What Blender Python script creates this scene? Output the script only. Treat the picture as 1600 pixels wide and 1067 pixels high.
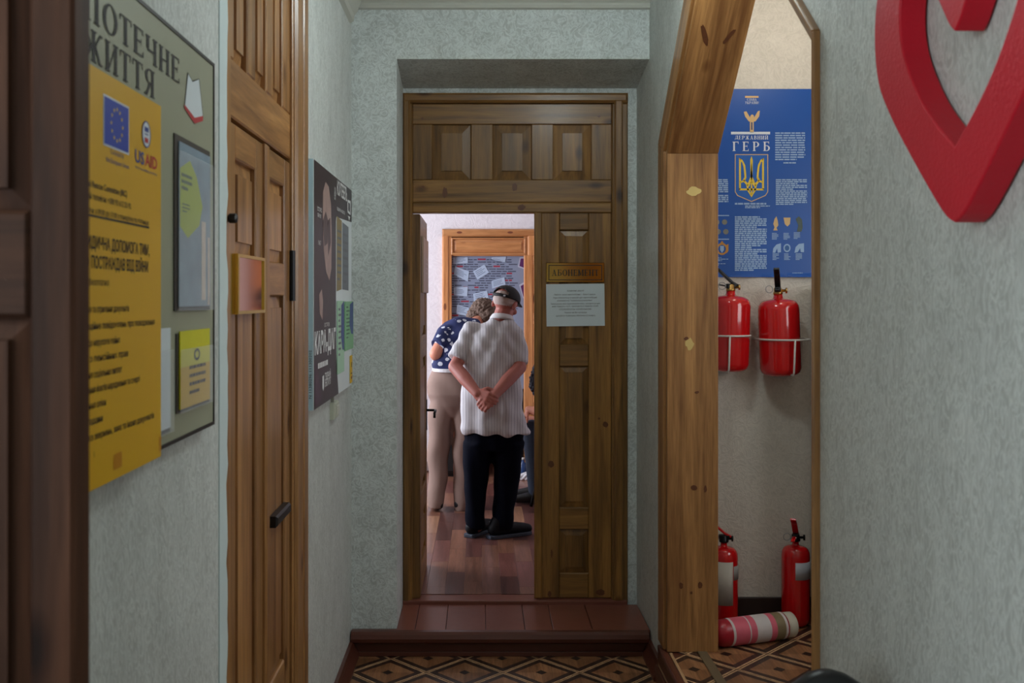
import bpy, bmesh, math, random
import numpy as np
from mathutils import Vector, Matrix
random.seed(7)
for o in list(bpy.data.objects): bpy.data.objects.remove(o)
SC = bpy.context.scene
COL = SC.collection
# ------------------------------------------------------------------ camera
F = 1556.0; CX = 750.0; CY = 465.0; EYE = 1.65          # focal length and vanishing point in 1600x1067 pixels
cam_d = bpy.data.cameras.new('camera'); cam = bpy.data.objects.new('camera', cam_d); COL.objects.link(cam)
cam.location = (0, 0, EYE); cam.rotation_euler = (math.pi/2, 0, 0)
cam_d.sensor_width = 36; cam_d.lens = 36*F/1600; cam_d.shift_x = (800-CX)/1600; cam_d.shift_y = -(533.5-CY)/1600
cam_d.clip_start = .05
cam_d.dof.use_dof = True; cam_d.dof.focus_distance = 5.6; cam_d.dof.aperture_fstop = 7.0
SC.camera = cam
# ------------------------------------------------------------------ world and lights
w = bpy.data.worlds.new('world'); SC.world = w; w.use_nodes = True
w.node_tree.nodes['Background'].inputs[0].default_value = (.62, .75, .9, 1)
w.node_tree.nodes['Background'].inputs[1].default_value = .35
SC.view_settings.view_transform = 'Standard'; SC.view_settings.look = 'None'
SC.view_settings.exposure = -0.1; SC.view_settings.gamma = 1; SC.view_settings.use_curve_mapping = False
def area(name, loc, direction, sx, sy, power, col, spread=180):
    d = bpy.data.lights.new(name, 'AREA'); d.shape = 'RECTANGLE'; d.size = sx; d.size_y = sy; d.energy = power; d.color = col
    d.spread = math.radians(spread)
    o = bpy.data.objects.new(name, d); COL.objects.link(o); o.location = loc
    o.rotation_euler = Vector(direction).to_track_quat('-Z', 'Y').to_euler(); return o
area('window_daylight', (-1.66, -.35, 1.9), (1, .18, -.05), 1.7, 1.5, 46, (.86, .96, 1.0))
area('room_daylight', (-2.42, 7.0, 1.75), (1, 0, -.05), 2.2, 1.7, 138, (.86, .90, 1.0))

area('alcove_daylight', (2.36, 2.95, 2.02), (-1, .12, .04), .95, 1.0, 14, (.95, .98, 1.0))

# ------------------------------------------------------------------ helpers
def lin(c): return c/12.92 if c <= .04045 else ((c+.055)/1.055)**2.4
def rgb(r, g, b): return (lin(r/255), lin(g/255), lin(b/255), 1)
ORG = {}
def org(o): return ORG.get(o.name, Vector((0, 0, 0)))
def V(*a): return Vector(a)
class Fr:
    "a flat frame: origin, right, up, towards the viewer"
    def __init__(s, o, u, v, n): s.o, s.u, s.v, s.n = Vector(o), Vector(u), Vector(v), Vector(n)
    def p(s, a, b, c=0): return s.o + s.u*a + s.v*b + s.n*c
class MB:
    def __init__(s): s.v = []; s.f = []; s.m = []
    def add(s, vs, fs, mi=0):
        k = len(s.v); s.v += [Vector(x) for x in vs]; s.f += [tuple(i+k for i in f) for f in fs]; s.m += [mi]*len(fs); return s
    def box(s, x0, x1, y0, y1, z0, z1, mi=0):
        return s.hexa([(x0,y0,z0),(x1,y0,z0),(x1,y1,z0),(x0,y1,z0),(x0,y0,z1),(x1,y0,z1),(x1,y1,z1),(x0,y1,z1)], mi)
    def hexa(s, p, mi=0):
        return s.add(p, [(0,3,2,1),(4,5,6,7),(0,1,5,4),(1,2,6,5),(2,3,7,6),(3,0,4,7)], mi)
    def fbox(s, fr, a0, a1, b0, b1, c0, c1, mi=0):
        return s.hexa([fr.p(*q) for q in ((a0,b0,c0),(a1,b0,c0),(a1,b1,c0),(a0,b1,c0),(a0,b0,c1),(a1,b0,c1),(a1,b1,c1),(a0,b1,c1))], mi)
    def fbev(s, fr, a0, a1, b0, b1, c0, c1, e, mi=0):
        "box with a chamfered front edge"
        P = fr.p; cm = c1-e
        vs = [P(a0,b0,c0),P(a1,b0,c0),P(a1,b1,c0),P(a0,b1,c0),P(a0,b0,cm),P(a1,b0,cm),P(a1,b1,cm),P(a0,b1,cm),
              P(a0+e,b0+e,c1),P(a1-e,b0+e,c1),P(a1-e,b1-e,c1),P(a0+e,b1-e,c1)]
        return s.add(vs, [(0,3,2,1),(8,9,10,11)]+[(i,(i+1)%4,4+(i+1)%4,4+i) for i in range(4)]+[(4+i,4+(i+1)%4,8+(i+1)%4,8+i) for i in range(4)], mi)
    def panel(s, fr, a0, a1, b0, b1, c0, c1, w, lip=.006, mi=0):
        "raised door panel: recessed rim, sloped bevel, small step, flat field"
        P = fr.p; r = [(0,c0-.012),(0,c0),(w,c1-lip),(w+.001,c1)]
        vs = []
        for d, c in r: vs += [P(a0+d,b0+d,c),P(a1-d,b0+d,c),P(a1-d,b1-d,c),P(a0+d,b1-d,c)]
        fs = [(0,3,2,1),(12,13,14,15)]
        for k in range(3): fs += [(4*k+i,4*k+(i+1)%4,4*k+4+(i+1)%4,4*k+4+i) for i in range(4)]
        return s.add(vs, fs, mi)
    def poly(s, fr, pts, c, mi=0):
        k = len(pts); return s.add([fr.p(a,b,c) for a,b in pts], [tuple(range(k))], mi)
    def rect(s, fr, a0, a1, b0, b1, c, mi=0): return s.poly(fr, [(a0,b0),(a1,b0),(a1,b1),(a0,b1)], c, mi)
    def prism(s, fr, pts, c0, c1, mi=0):
        k = len(pts); vs = [fr.p(a,b,c0) for a,b in pts]+[fr.p(a,b,c1) for a,b in pts]
        return s.add(vs, [tuple(reversed(range(k))), tuple(range(k,2*k))]+[(i,(i+1)%k,k+(i+1)%k,k+i) for i in range(k)], mi)
    def strip(s, fr, A, B, c0, c1, mi=0, closed=False):
        "solid band between two polylines of the same length"
        n = len(A)
        rng = range(n if closed else n-1)
        for i in rng:
            j = (i+1) % n
            s.hexa([fr.p(*A[i],c0),fr.p(*A[j],c0),fr.p(*B[j],c0),fr.p(*B[i],c0),fr.p(*A[i],c1),fr.p(*A[j],c1),fr.p(*B[j],c1),fr.p(*B[i],c1)], mi)
        return s
    def ring(s, fr, A, B, c0, c1, mi=0):
        "closed extruded band, one shell"
        n = len(A); vs = [fr.p(*q,c0) for q in A]+[fr.p(*q,c0) for q in B]+[fr.p(*q,c1) for q in A]+[fr.p(*q,c1) for q in B]; fs = []
        for i in range(n):
            j = (i+1) % n
            fs += [(i,n+i,n+j,j),(2*n+i,2*n+j,3*n+j,3*n+i),(i,j,2*n+j,2*n+i),(n+i,3*n+i,3*n+j,n+j)]
        return s.add(vs, fs, mi)
    def lathe(s, o, axis, prof, n=24, mi=0, a0=0, a1=2*math.pi):
        o = Vector(o); ax = Vector(axis).normalized(); e1 = ax.orthogonal().normalized()
        if abs(ax.z) > .9: e1 = Vector((1, 0, 0)); e1 = (e1-ax*e1.dot(ax)).normalized()
        e2 = ax.cross(e1); full = abs(a1-a0-2*math.pi) < 1e-6; m = n if full else n+1
        vs = []; fs = []
        for h, r in prof:
            for i in range(m):
                t = a0+(a1-a0)*i/n; vs.append(o+ax*h+(e1*math.cos(t)+e2*math.sin(t))*r)
        for k in range(len(prof)-1):
            for i in range(n):
                j = (i+1) % m; fs.append((k*m+i,k*m+j,k*m+m+j,k*m+m+i))
        if full:
            fs += [tuple(reversed(range(m))), tuple(range((len(prof)-1)*m, len(prof)*m))]
        return s.add(vs, fs, mi)
    def tube(s, pts, r, n=8, mi=0, closed=False):
        pts = [Vector(p) for p in pts]; k = len(pts); rs = r if isinstance(r, (list, tuple)) else [r]*k
        vs = []; up = None
        for i, p in enumerate(pts):
            a = pts[(i-1) % k] if (i or closed) else p; b = pts[(i+1) % k] if (i < k-1 or closed) else p
            t = (b-a).normalized()
            e1 = t.orthogonal().normalized() if up is None else (up-t*up.dot(t)).normalized()
            up = e1; e2 = t.cross(e1)
            vs += [p+(e1*math.cos(2*math.pi*j/n)+e2*math.sin(2*math.pi*j/n))*rs[i] for j in range(n)]
        fs = []
        for i in range(k if closed else k-1):
            q = (i+1) % k; fs += [(i*n+j,i*n+(j+1)%n,q*n+(j+1)%n,q*n+j) for j in range(n)]
        if not closed: fs += [tuple(reversed(range(n))), tuple(range((k-1)*n, k*n))]
        return s.add(vs, fs, mi)
    def ell(s, c, r, rot=None, n=16, m=10, mi=0):
        c = Vector(c); vs = []; fs = []; R = rot or Matrix.Identity(3)
        for i in range(m+1):
            th = math.pi*i/m
            for j in range(n):
                ph = 2*math.pi*j/n
                vs.append(c+R @ Vector((r[0]*math.sin(th)*math.cos(ph), r[1]*math.sin(th)*math.sin(ph), r[2]*math.cos(th))))
        for i in range(m): fs += [(i*n+j,(i+1)*n+j,(i+1)*n+(j+1)%n,i*n+(j+1)%n) for j in range(n)]
        return s.add(vs, fs, mi)
    def cap(s, p0, p1, r0, r1, n=14):
        "tapered capsule, closed"
        p0, p1 = Vector(p0), Vector(p1); ax = p1-p0; L = ax.length; pr = []
        for i in range(7): t = math.pi/2*(1-i/6); pr.append((-r0*math.sin(t), max(r0*math.cos(t), 1e-4)))
        for i in range(7): t = math.pi/2*i/6; pr.append((L+r1*math.sin(t), max(r1*math.cos(t), 1e-4)))
        return s.lathe(p0, ax, pr, n)
    def chain(s, pts, rs, n=14):
        for i in range(len(pts)-1): s.cap(pts[i], pts[i+1], rs[i], rs[i+1], n)
        return s
    def loft(s, secs, n=28, pw=2.0):
        "closed loft of (center, rx, ry[, tilt matrix]) sections"
        vs = []; fs = []
        for sec in secs:
            c = Vector(sec[0]); R = sec[3] if len(sec) > 3 else Matrix.Identity(3)
            for j in range(n):
                t = 2*math.pi*j/n; ct, st = math.cos(t), math.sin(t)
                x = math.copysign(abs(ct)**(2/pw), ct); y = math.copysign(abs(st)**(2/pw), st)
                vs.append(c+R @ Vector((sec[1]*x, sec[2]*y, 0)))
        k = len(secs)
        for i in range(k-1): fs += [(i*n+j,i*n+(j+1)%n,(i+1)*n+(j+1)%n,(i+1)*n+j) for j in range(n)]
        fs += [tuple(reversed(range(n))), tuple(range((k-1)*n, k*n))]
        return s.add(vs, fs)
    def build(s, name, mats, parent=None, smooth=False, bevel=0, origin=None, label=None, cat=None, group=None, kind=None):
        if not isinstance(mats, (list, tuple)): mats = [mats]
        if parent is not None: o0 = org(parent)
        elif origin is not None: o0 = Vector(origin)
        else:
            xs = [v.x for v in s.v]; ys = [v.y for v in s.v]; o0 = Vector(((min(xs)+max(xs))/2, (min(ys)+max(ys))/2, min(v.z for v in s.v)))
        me = bpy.data.meshes.new(name); me.from_pydata([tuple(v-o0) for v in s.v], [], s.f)
        for m in mats: me.materials.append(m)
        me.polygons.foreach_set('material_index', s.m)
        if smooth: me.polygons.foreach_set('use_smooth', [True]*len(s.f))
        me.update()
        return link(name, me, parent, o0, bevel, label, cat, group, kind, smooth)
def link(name, me, parent, o0, bevel=0, label=None, cat=None, group=None, kind=None, smooth=False):
    o = bpy.data.objects.new(name, me); COL.objects.link(o)
    if parent is not None: o.parent = parent; ORG[o.name] = org(parent)
    else: o.location = o0; ORG[o.name] = Vector(o0)
    if bevel:
        b = o.modifiers.new('bevel', 'BEVEL'); b.width = bevel; b.segments = 2; b.limit_method = 'ANGLE'; b.angle_limit = math.radians(40)
    if smooth == 'auto':
        pass
    tag(o, label, cat, group, kind); return o
def tag(o, label=None, cat=None, group=None, kind=None):
    if label: o['label'] = label
    if cat: o['category'] = cat
    if group: o['group'] = group
    if kind: o['kind'] = kind
    return o
def thing(name, loc, label=None, cat=None, group=None, kind=None):
    o = bpy.data.objects.new(name, None); COL.objects.link(o); o.location = loc; o.empty_display_size = .1
    ORG[o.name] = Vector(loc); return tag(o, label, cat, group, kind)
def piece(name, me, parent, offset, rotz=0):
    "another piece sharing mesh data"
    o = bpy.data.objects.new(name, me); COL.objects.link(o); o.parent = parent; o.location = Vector(offset)-org(parent); o.rotation_euler.z = rotz; return o
def P(px, py, Y): return Vector(((px-CX)/F*Y, Y, EYE+(CY-py)/F*Y))

# ------------------------------------------------------------------ materials
def nmat(name):
    m = bpy.data.materials.new(name); m.use_nodes = True; nt = m.node_tree
    return m, nt, nt.nodes['Principled BSDF']
def N(nt, t, **k):
    n = nt.nodes.new(t)
    for a, b in k.items(): setattr(n, a, b)
    return n
def plain(name, col, rough=.6, metal=0, bump=0, bscale=60, var=.0, spec=.5, coat=0, trans=0, vscale=8):
    m, nt, b = nmat(name); L = nt.links.new
    b.inputs['Base Color'].default_value = col; b.inputs['Roughness'].default_value = rough; b.inputs['Metallic'].default_value = metal
    b.inputs['Specular IOR Level'].default_value = spec; b.inputs['Coat Weight'].default_value = coat
    if trans: b.inputs['Transmission Weight'].default_value = trans
    tc = N(nt, 'ShaderNodeTexCoord')
    if var:
        no = N(nt, 'ShaderNodeTexNoise'); no.inputs['Scale'].default_value = vscale; no.inputs['Detail'].default_value = 5
        L(tc.outputs['Object'], no.inputs['Vector'])
        mx = N(nt, 'ShaderNodeMix', data_type='RGBA'); L(no.outputs['Fac'], mx.inputs['Factor'])
        mx.inputs['A'].default_value = tuple(c*(1-var) for c in col[:3])+(1,); mx.inputs['B'].default_value = tuple(min(1, c*(1+var)) for c in col[:3])+(1,)
        L(mx.outputs['Result'], b.inputs['Base Color'])
    if bump:
        no = N(nt, 'ShaderNodeTexNoise'); no.inputs['Scale'].default_value = bscale; no.inputs['Detail'].default_value = 4
        L(tc.outputs['Object'], no.inputs['Vector'])
        bp = N(nt, 'ShaderNodeBump'); bp.inputs['Strength'].default_value = bump; bp.inputs['Distance'].default_value = .004
        L(no.outputs['Fac'], bp.inputs['Height']); L(bp.outputs['Normal'], b.inputs['Normal'])
    return m
def ramp(nt, stops):
    r = N(nt, 'ShaderNodeValToRGB'); e = r.color_ramp.elements
    while len(e) < len(stops): e.new(.5)
    for k, (p, c) in zip(e, stops): k.position = p; k.color = c
    return r
def wood(name, light, dark, axis, rough=.38, knots=True, fine=1.0, coat=.25, tilt=0):
    "varnished pine: growth-ring streaks along one axis, a few knots, a little tone change from board to board"
    m, nt, b = nmat(name); L = nt.links.new
    tc = N(nt, 'ShaderNodeTexCoord'); oi = N(nt, 'ShaderNodeObjectInfo')
    sh = N(nt, 'ShaderNodeVectorMath', operation='MULTIPLY_ADD'); cmb = N(nt, 'ShaderNodeCombineXYZ')
    for k in range(3): L(oi.outputs['Random'], cmb.inputs[k])
    L(cmb.outputs[0], sh.inputs[0]); sh.inputs[1].default_value = (7.3, 3.1, 5.7); L(tc.outputs['Object'], sh.inputs[2])
    mp = N(nt, 'ShaderNodeMapping'); sc = {'x': (.06, 1, 1), 'y': (1, .06, 1), 'z': (1, 1, .06)}[axis]; mp.inputs['Scale'].default_value = sc
    src = sh.outputs[0]
    if tilt:
        vr = N(nt, 'ShaderNodeVectorRotate', rotation_type='X_AXIS'); vr.inputs['Angle'].default_value = math.radians(tilt); L(src, vr.inputs['Vector']); src = vr.outputs[0]
    L(src, mp.inputs['Vector'])
    n1 = N(nt, 'ShaderNodeTexNoise'); n1.inputs['Scale'].default_value = 24*fine; n1.inputs['Detail'].default_value = 6; n1.inputs['Distortion'].default_value = .6
    L(mp.outputs[0], n1.inputs['Vector'])
    n2 = N(nt, 'ShaderNodeTexNoise'); n2.inputs['Scale'].default_value = 150*fine; n2.inputs['Detail'].default_value = 3
    L(mp.outputs[0], n2.inputs['Vector'])
    mid = tuple((a+c)/2 for a, c in zip(light, dark))
    r = ramp(nt, [(.30, dark), (.48, mid), (.68, light)]); L(n1.outputs['Fac'], r.inputs['Fac'])
    mx = N(nt, 'ShaderNodeMix', data_type='RGBA', blend_type='MULTIPLY'); mx.inputs['Factor'].default_value = .45
    r2 = ramp(nt, [(.35, (.55, .5, .45, 1)), (.6, (1, 1, 1, 1))]); L(n2.outputs['Fac'], r2.inputs['Fac'])
    L(r.outputs['Color'], mx.inputs['A']); L(r2.outputs['Color'], mx.inputs['B']); out = mx.outputs['Result']
    if knots:
        mk = N(nt, 'ShaderNodeMapping'); mk.inputs['Scale'].default_value = {'x': (.5, 1, 1), 'y': (1, .5, 1), 'z': (1, 1, .5)}[axis]
        L(src, mk.inputs['Vector'])
        vo = N(nt, 'ShaderNodeTexVoronoi'); vo.inputs['Scale'].default_value = 5.5; L(mk.outputs[0], vo.inputs['Vector'])
        rk = ramp(nt, [(.045, (.14, .09, .06, 1)), (.09, (.5, .4, .35, 1)), (.14, (1, 1, 1, 1))]); L(vo.outputs['Distance'], rk.inputs['Fac'])
        m3 = N(nt, 'ShaderNodeMix', data_type='RGBA', blend_type='MULTIPLY'); m3.inputs['Factor'].default_value = .85
        L(out, m3.inputs['A']); L(rk.outputs['Color'], m3.inputs['B']); out = m3.outputs['Result']
    hv = N(nt, 'ShaderNodeHueSaturation'); mr = N(nt, 'ShaderNodeMapRange'); mr.inputs['To Min'].default_value = .82; mr.inputs['To Max'].default_value = 1.15
    L(oi.outputs['Random'], mr.inputs['Value']); L(mr.outputs[0], hv.inputs['Value']); L(out, hv.inputs['Color'])
    L(hv.outputs['Color'], b.inputs['Base Color'])
    b.inputs['Roughness'].default_value = rough; b.inputs['Specular IOR Level'].default_value = .5 if coat else .2; b.inputs['Coat Weight'].default_value = coat; b.inputs['Coat Roughness'].default_value = .18
    bp = N(nt, 'ShaderNodeBump'); bp.inputs['Strength'].default_value = .25; bp.inputs['Distance'].default_value = .002
    L(n2.outputs['Fac'], bp.inputs['Height']); L(bp.outputs['Normal'], b.inputs['Normal'])
    return m
def wallpaper(name, a, c, scale=40, bump=.22, stretch=(1, 1, 1), amt=.62):
    "embossed wallpaper: curly plaster strokes"
    m, nt, b = nmat(name); L = nt.links.new; tc = N(nt, 'ShaderNodeTexCoord')
    mp = N(nt, 'ShaderNodeMapping'); mp.inputs['Scale'].default_value = stretch; L(tc.outputs['Object'], mp.inputs['Vector'])
    n1 = N(nt, 'ShaderNodeTexNoise'); n1.inputs['Scale'].default_value = scale; n1.inputs['Detail'].default_value = 2; n1.inputs['Distortion'].default_value = 2.2
    L(mp.outputs[0], n1.inputs['Vector'])
    # thin curly ridges where the noise crosses its middle
    s1 = N(nt, 'ShaderNodeMath', operation='SUBTRACT'); s1.inputs[1].default_value = .5; L(n1.outputs['Fac'], s1.inputs[0])
    s2 = N(nt, 'ShaderNodeMath', operation='ABSOLUTE'); L(s1.outputs[0], s2.inputs[0])
    rr = ramp(nt, [(0, (1, 1, 1, 1)), (.035, (.55, .55, .55, 1)), (.16, (0, 0, 0, 1))]); L(s2.outputs[0], rr.inputs['Fac'])
    n2 = N(nt, 'ShaderNodeTexNoise'); n2.inputs['Scale'].default_value = 9; n2.inputs['Detail'].default_value = 4; L(mp.outputs[0], n2.inputs['Vector'])
    ad = N(nt, 'ShaderNodeMath', operation='MULTIPLY_ADD'); ad.inputs[1].default_value = amt; L(rr.outputs['Color'], ad.inputs[0])
    m2 = N(nt, 'ShaderNodeMath', operation='MULTIPLY'); m2.inputs[1].default_value = .7; L(n2.outputs['Fac'], m2.inputs[0]); L(m2.outputs[0], ad.inputs[2])
    mx = N(nt, 'ShaderNodeMix', data_type='RGBA'); mx.inputs['A'].default_value = a; mx.inputs['B'].default_value = c
    L(ad.outputs[0], mx.inputs['Factor']); L(mx.outputs['Result'], b.inputs['Base Color'])
    b.inputs['Roughness'].default_value = .62
    bp = N(nt, 'ShaderNodeBump'); bp.inputs['Strength'].default_value = bump; bp.inputs['Distance'].default_value = .004
    L(rr.outputs['Color'], bp.inputs['Height']); L(bp.outputs['Normal'], b.inputs['Normal'])
    return m
WL, WD = rgb(186, 136, 82), rgb(124, 82, 45)            # varnished pine
M = {}
for ax in 'xyz': M['wood_'+ax] = wood('varnished_pine_'+ax, WL, WD, ax)
M['wood_far_slope'] = wood('varnished_pine_far_slope', WL, WD, 'z', tilt=-49.9); M['wood_near_slope'] = wood('varnished_pine_near_slope', WL, WD, 'z', tilt=49.9)
WL2, WD2 = rgb(158, 113, 56), rgb(96, 65, 28)            # older, olive-brown varnish of the far door
for ax in 'xyz': M['old_'+ax] = wood('aged_pine_'+ax, WL2, WD2, ax, rough=.42, coat=.08)
WL3, WD3 = rgb(92, 58, 40), rgb(54, 32, 22)
for ax in 'xz': M['near_'+ax] = wood('brown_pine_'+ax, WL3, WD3, ax, rough=.62, coat=0)
for ax in 'xz': M['bright_'+ax] = wood('light_pine_'+ax, rgb(226, 160, 104), rgb(186, 116, 66), ax, rough=.4)
M['paper_wall'] = wallpaper('embossed_wallpaper', rgb(160, 163, 158), rgb(218, 222, 218))
M['paper_far'] = wallpaper('embossed_wallpaper_far', rgb(156, 160, 156), rgb(222, 228, 226), scale=24, bump=.2, amt=.55)
M['paper_side'] = wallpaper('embossed_wallpaper_side', rgb(162, 165, 160), rgb(216, 220, 216), scale=44, bump=.22, stretch=(1, 1, .45))
M['paper_alcove'] = wallpaper('cream_wallpaper', rgb(196, 188, 176), rgb(218, 210, 198), scale=20, bump=.3)
M['room_wall'] = wallpaper('white_room_wallpaper', rgb(226, 216, 221), rgb(240, 232, 236), scale=10, bump=.3)
M['ceiling'] = plain('white_ceiling_paint', rgb(205, 208, 200), .8, var=.03)
M['cornice'] = plain('cornice_plaster', rgb(196, 196, 186), .6, var=.04)
M['brown_paint'] = plain('dark_brown_gloss_paint', rgb(88, 46, 34), .3, var=.15, bump=.12, bscale=30)
M['brown_board'] = plain('red_brown_floor_paint', rgb(126, 72, 58), .34, var=.12, bump=.12, bscale=25, vscale=14)
M['black'] = plain('black_plastic', rgb(18, 18, 20), .4)
M['black_metal'] = plain('black_metal', rgb(22, 22, 24), .35, metal=.6)
M['red'] = plain('red_enamel', rgb(196, 18, 22), .16, coat=.6, var=.05)
M['dark_red'] = plain('worn_red_enamel', rgb(160, 22, 40), .35, var=.12)
M['brass'] = plain('brass', rgb(190, 150, 90), .3, metal=1)
M['steel'] = plain('dull_steel', rgb(150, 150, 150), .4, metal=.9)
M['white_wire'] = plain('white_painted_wire', rgb(200, 196, 190), .5)
M['paper'] = plain('white_paper', rgb(214, 222, 226), .75, var=.02)
M['ink'] = plain('dark_ink', rgb(36, 30, 30), .7)
M['white_ink'] = plain('white_ink', rgb(214, 220, 228), .6)
M['pale_ink'] = plain('pale_blue_ink', rgb(150, 178, 214), .6)
M['gold_ink'] = plain('gold_ink', rgb(232, 196, 60), .6)
M['tan_ink'] = plain('tan_ink', rgb(212, 176, 122), .6)
M['blue_ink'] = plain('blue_ink', rgb(40, 62, 140), .6)
M['red_ink'] = plain('red_ink', rgb(186, 40, 44), .6)
M['grey_ink'] = plain('grey_ink', rgb(120, 124, 128), .6)
M['glass_clear'] = plain('clear_plastic', (1, 1, 1, 1), .08, trans=1)
M['film'] = plain('clear_film', (.9, .95, 1, 1), .12); M['film'].node_tree.nodes['Principled BSDF'].inputs['Alpha'].default_value = .14
# ================================================================== the setting
XL, XR, XA = -.596, .786, .981        # left wall, right wall, alcove face of the right wall
YB, YD = 4.62, 5.005                  # far wall of the corridor, plane of the door in it
ZP, ZR, ZA, ZC = .12, .14, .173, 3.12 # doorstep, room floor, alcove floor, ceiling
YR = 8.7                              # far wall of the room beyond
WX = Fr((0, 0, 0), (1, 0, 0), (0, 0, 1), (0, -1, 0))     # walls facing the camera: a = X, b = Z, c = -Y
def wall(name, boxes, m, **k):
    b = MB()
    for q in boxes: b.box(*q)
    return b.build(name, m, kind='structure', **k)
def ellipse(a, b, ra, rb, n=20): return [(a+ra*math.cos(2*math.pi*i/n), b+rb*math.sin(2*math.pi*i/n)) for i in range(n)]
# ---- floors
def diamond_mesh(name, mats):
    b = MB(); h = .169; k = .171
    def ringq(r0, r1, z, mi):
        A = [(h*r0, 0), (0, k*r0), (-h*r0, 0), (0, -k*r0)]; B = [(h*r1, 0), (0, k*r1), (-h*r1, 0), (0, -k*r1)]
        for i in range(4):
            j = (i+1) % 4; b.add([(*A[i], z), (*A[j], z), (*B[j], z), (*B[i], z)], [(0, 1, 2, 3)], mi)
    b.add([(h, 0, -.004), (0, k, -.004), (-h, 0, -.004), (0, -k, -.004), (h*.985, 0, 0), (0, k*.985, 0), (-h*.985, 0, 0), (0, -k*.985, 0)],
          [(0, 1, 5, 4), (1, 2, 6, 5), (2, 3, 7, 6), (3, 0, 4, 7)], 1)
    ringq(.985, .92, 0, 0); ringq(.92, .70, -.0002, 1)
    for i, mi in enumerate((2, 4, 2, 4)):
        a = [(h*.7, 0), (0, k*.7), (-h*.7, 0), (0, -k*.7)]; j = (i+1) % 4
        b.add([(*a[i], 0), (*a[j], 0), (0, 0, 0)], [(0, 1, 2)], mi)
    r = .15; b.add([(h*r, 0, .0006), (0, k*r, .0006), (-h*r, 0, .0006), (0, -k*r, .0006)], [(0, 1, 2, 3)], 3)
    me = bpy.data.meshes.new(name); me.from_pydata([tuple(v) for v in b.v], [], b.f)
    for m in mats: me.materials.append(m)
    me.polygons.foreach_set('material_index', b.m); return me
def lino(name, c): return wood(name, tuple(x*1.25 for x in c[:3])+(1,), tuple(x*.75 for x in c[:3])+(1,), 'y', rough=.42, knots=False, fine=2, coat=.1)
TM = [lino('pale_inlay_strip', rgb(196, 156, 116)), lino('dark_inlay_band', rgb(58, 38, 30)), lino('inlay_field', rgb(152, 106, 72)), lino('dark_inlay_core', rgb(46, 30, 24)), lino('inlay_field_deep', rgb(134, 90, 58))]
dm = diamond_mesh('floor_tile', TM)
fl = wall('floor', [(-1.75, XR+.02, -2.25, YB+.02, -.12, -.0045)], M['brown_paint'])
for i in range(-7, 5):
    for j in range(-1, 40):
        x = -.406+.338*i/1+(.169 if j % 2 else 0); y = 4.384-.171*j+.171-.171
        if XL-.1 < x < XR+.08 and -.9 < y < YB+.05: piece('floor_tile', dm, fl, (x, y, 0))
fa = wall('floor_alcove', [(XR+.003, 2.4, 2.0, YB, -.1, ZA-.0045)], M['brown_paint'])
cut = {}
for i in range(-4, 8):
    for j in range(0, 18):
        x = 1.02+.338*i+(.169 if j % 2 else 0); y = 4.47-.171*j
        if not (XR-.1 < x < 2.3 and 2.1 < y < YB+.02): continue
        if x-.169 > XR: piece('floor_tile', dm, fa, (x, y, ZA)); continue
        key = round(x, 3)
        if key not in cut:                      # tiles trimmed along the step's edge
            bm = bmesh.new(); bm.from_mesh(dm); bmesh.ops.bisect_plane(bm, geom=bm.verts[:]+bm.edges[:]+bm.faces[:], plane_co=(XR+.006-x, 0, 0), plane_no=(-1, 0, 0), clear_outer=True)
            cut[key] = dm.copy(); bm.to_mesh(cut[key]); bm.free()
        piece('floor_tile', cut[key], fa, (x, y, ZA))
b = MB(); b.box(XR+.001, XR+.012, 2.36, 4.14, ZA-.006, ZA+.0004); b.build('edge_strip', TM[0], fa)
b = MB(); b.box(.905, .945, 2.36, 4.15, ZA, ZA+.004); b.build('threshold_strip', plain('worn_strip', rgb(104, 88, 66), .5, var=.1), fa, bevel=.0015)
b = MB(); b.box(XR-.02, XR+.001, 2.34, 4.30, 0, ZA-.02); b.box(XR-.032, XR-.02, 2.34, 4.30, .0, .07); b.build('riser_board', M['brown_paint'], fa, bevel=.004)
b = MB(); b.box(XR-.03, XR+.004, 2.34, 4.2, ZA-.03, ZA-.002); b.build('riser_nosing', M['brown_paint'], fa, bevel=.008)
b = MB(); b.box(XR-.034, XR-.0335, 2.34, 4.2, ZA-.075, ZA-.066); b.build('riser_stripe', TM[0], fa)
# ---- raised doorstep before the far door
st = wall('floor_doorstep', [(XL, XR, 4.60, 4.98, -.05, ZP-.012)], M['brown_paint'])
edges = [-.386, -.3005, -.158, .026, .208, .338, .52, XR-.002]
for k in range(len(edges)-1):
    b = MB(); e0, e1 = edges[k]+.0015, edges[k+1]-.0015; t = .004*math.sin(k*2.3)
    b.fbev(Fr((0, 0, 0), (1, 0, 0), (0, 1, 0), (0, 0, 1)), e0, e1, 4.585, 4.965, ZP-.012, ZP+.0006*t*100*.2, .0012); b.build('step_board', M['brown_board'], st)
b = MB(); pr = [(4.61, ZP-.013), (4.61, ZP-.002), (4.585, ZP), (4.565, ZP-.002), (4.552, ZP-.012), (4.546, ZP-.03), (4.550, ZP-.046), (4.562, ZP-.056), (4.585, ZP-.06), (4.61, ZP-.06)]
b.prism(Fr((0, 0, 0), (0, 1, 0), (0, 0, 1), (1, 0, 0)), pr, XL+.004, XR-.012); b.build('step_nosing', M['brown_paint'], st, smooth=False, bevel=.002)
b = MB(); b.box(XL+.002, XR-.004, 4.588, 4.604, 0, ZP-.055); b.box(XL+.002, XR-.004, 4.578, 4.59, 0, .022); b.build('step_riser', M['brown_paint'], st, bevel=.003)
b = MB(); b.box(-.386, XR-.05, 4.972, 5.09, ZP-.03, ZR-.003); b.build('door_sill', M['brown_board'], st, bevel=.004)
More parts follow.
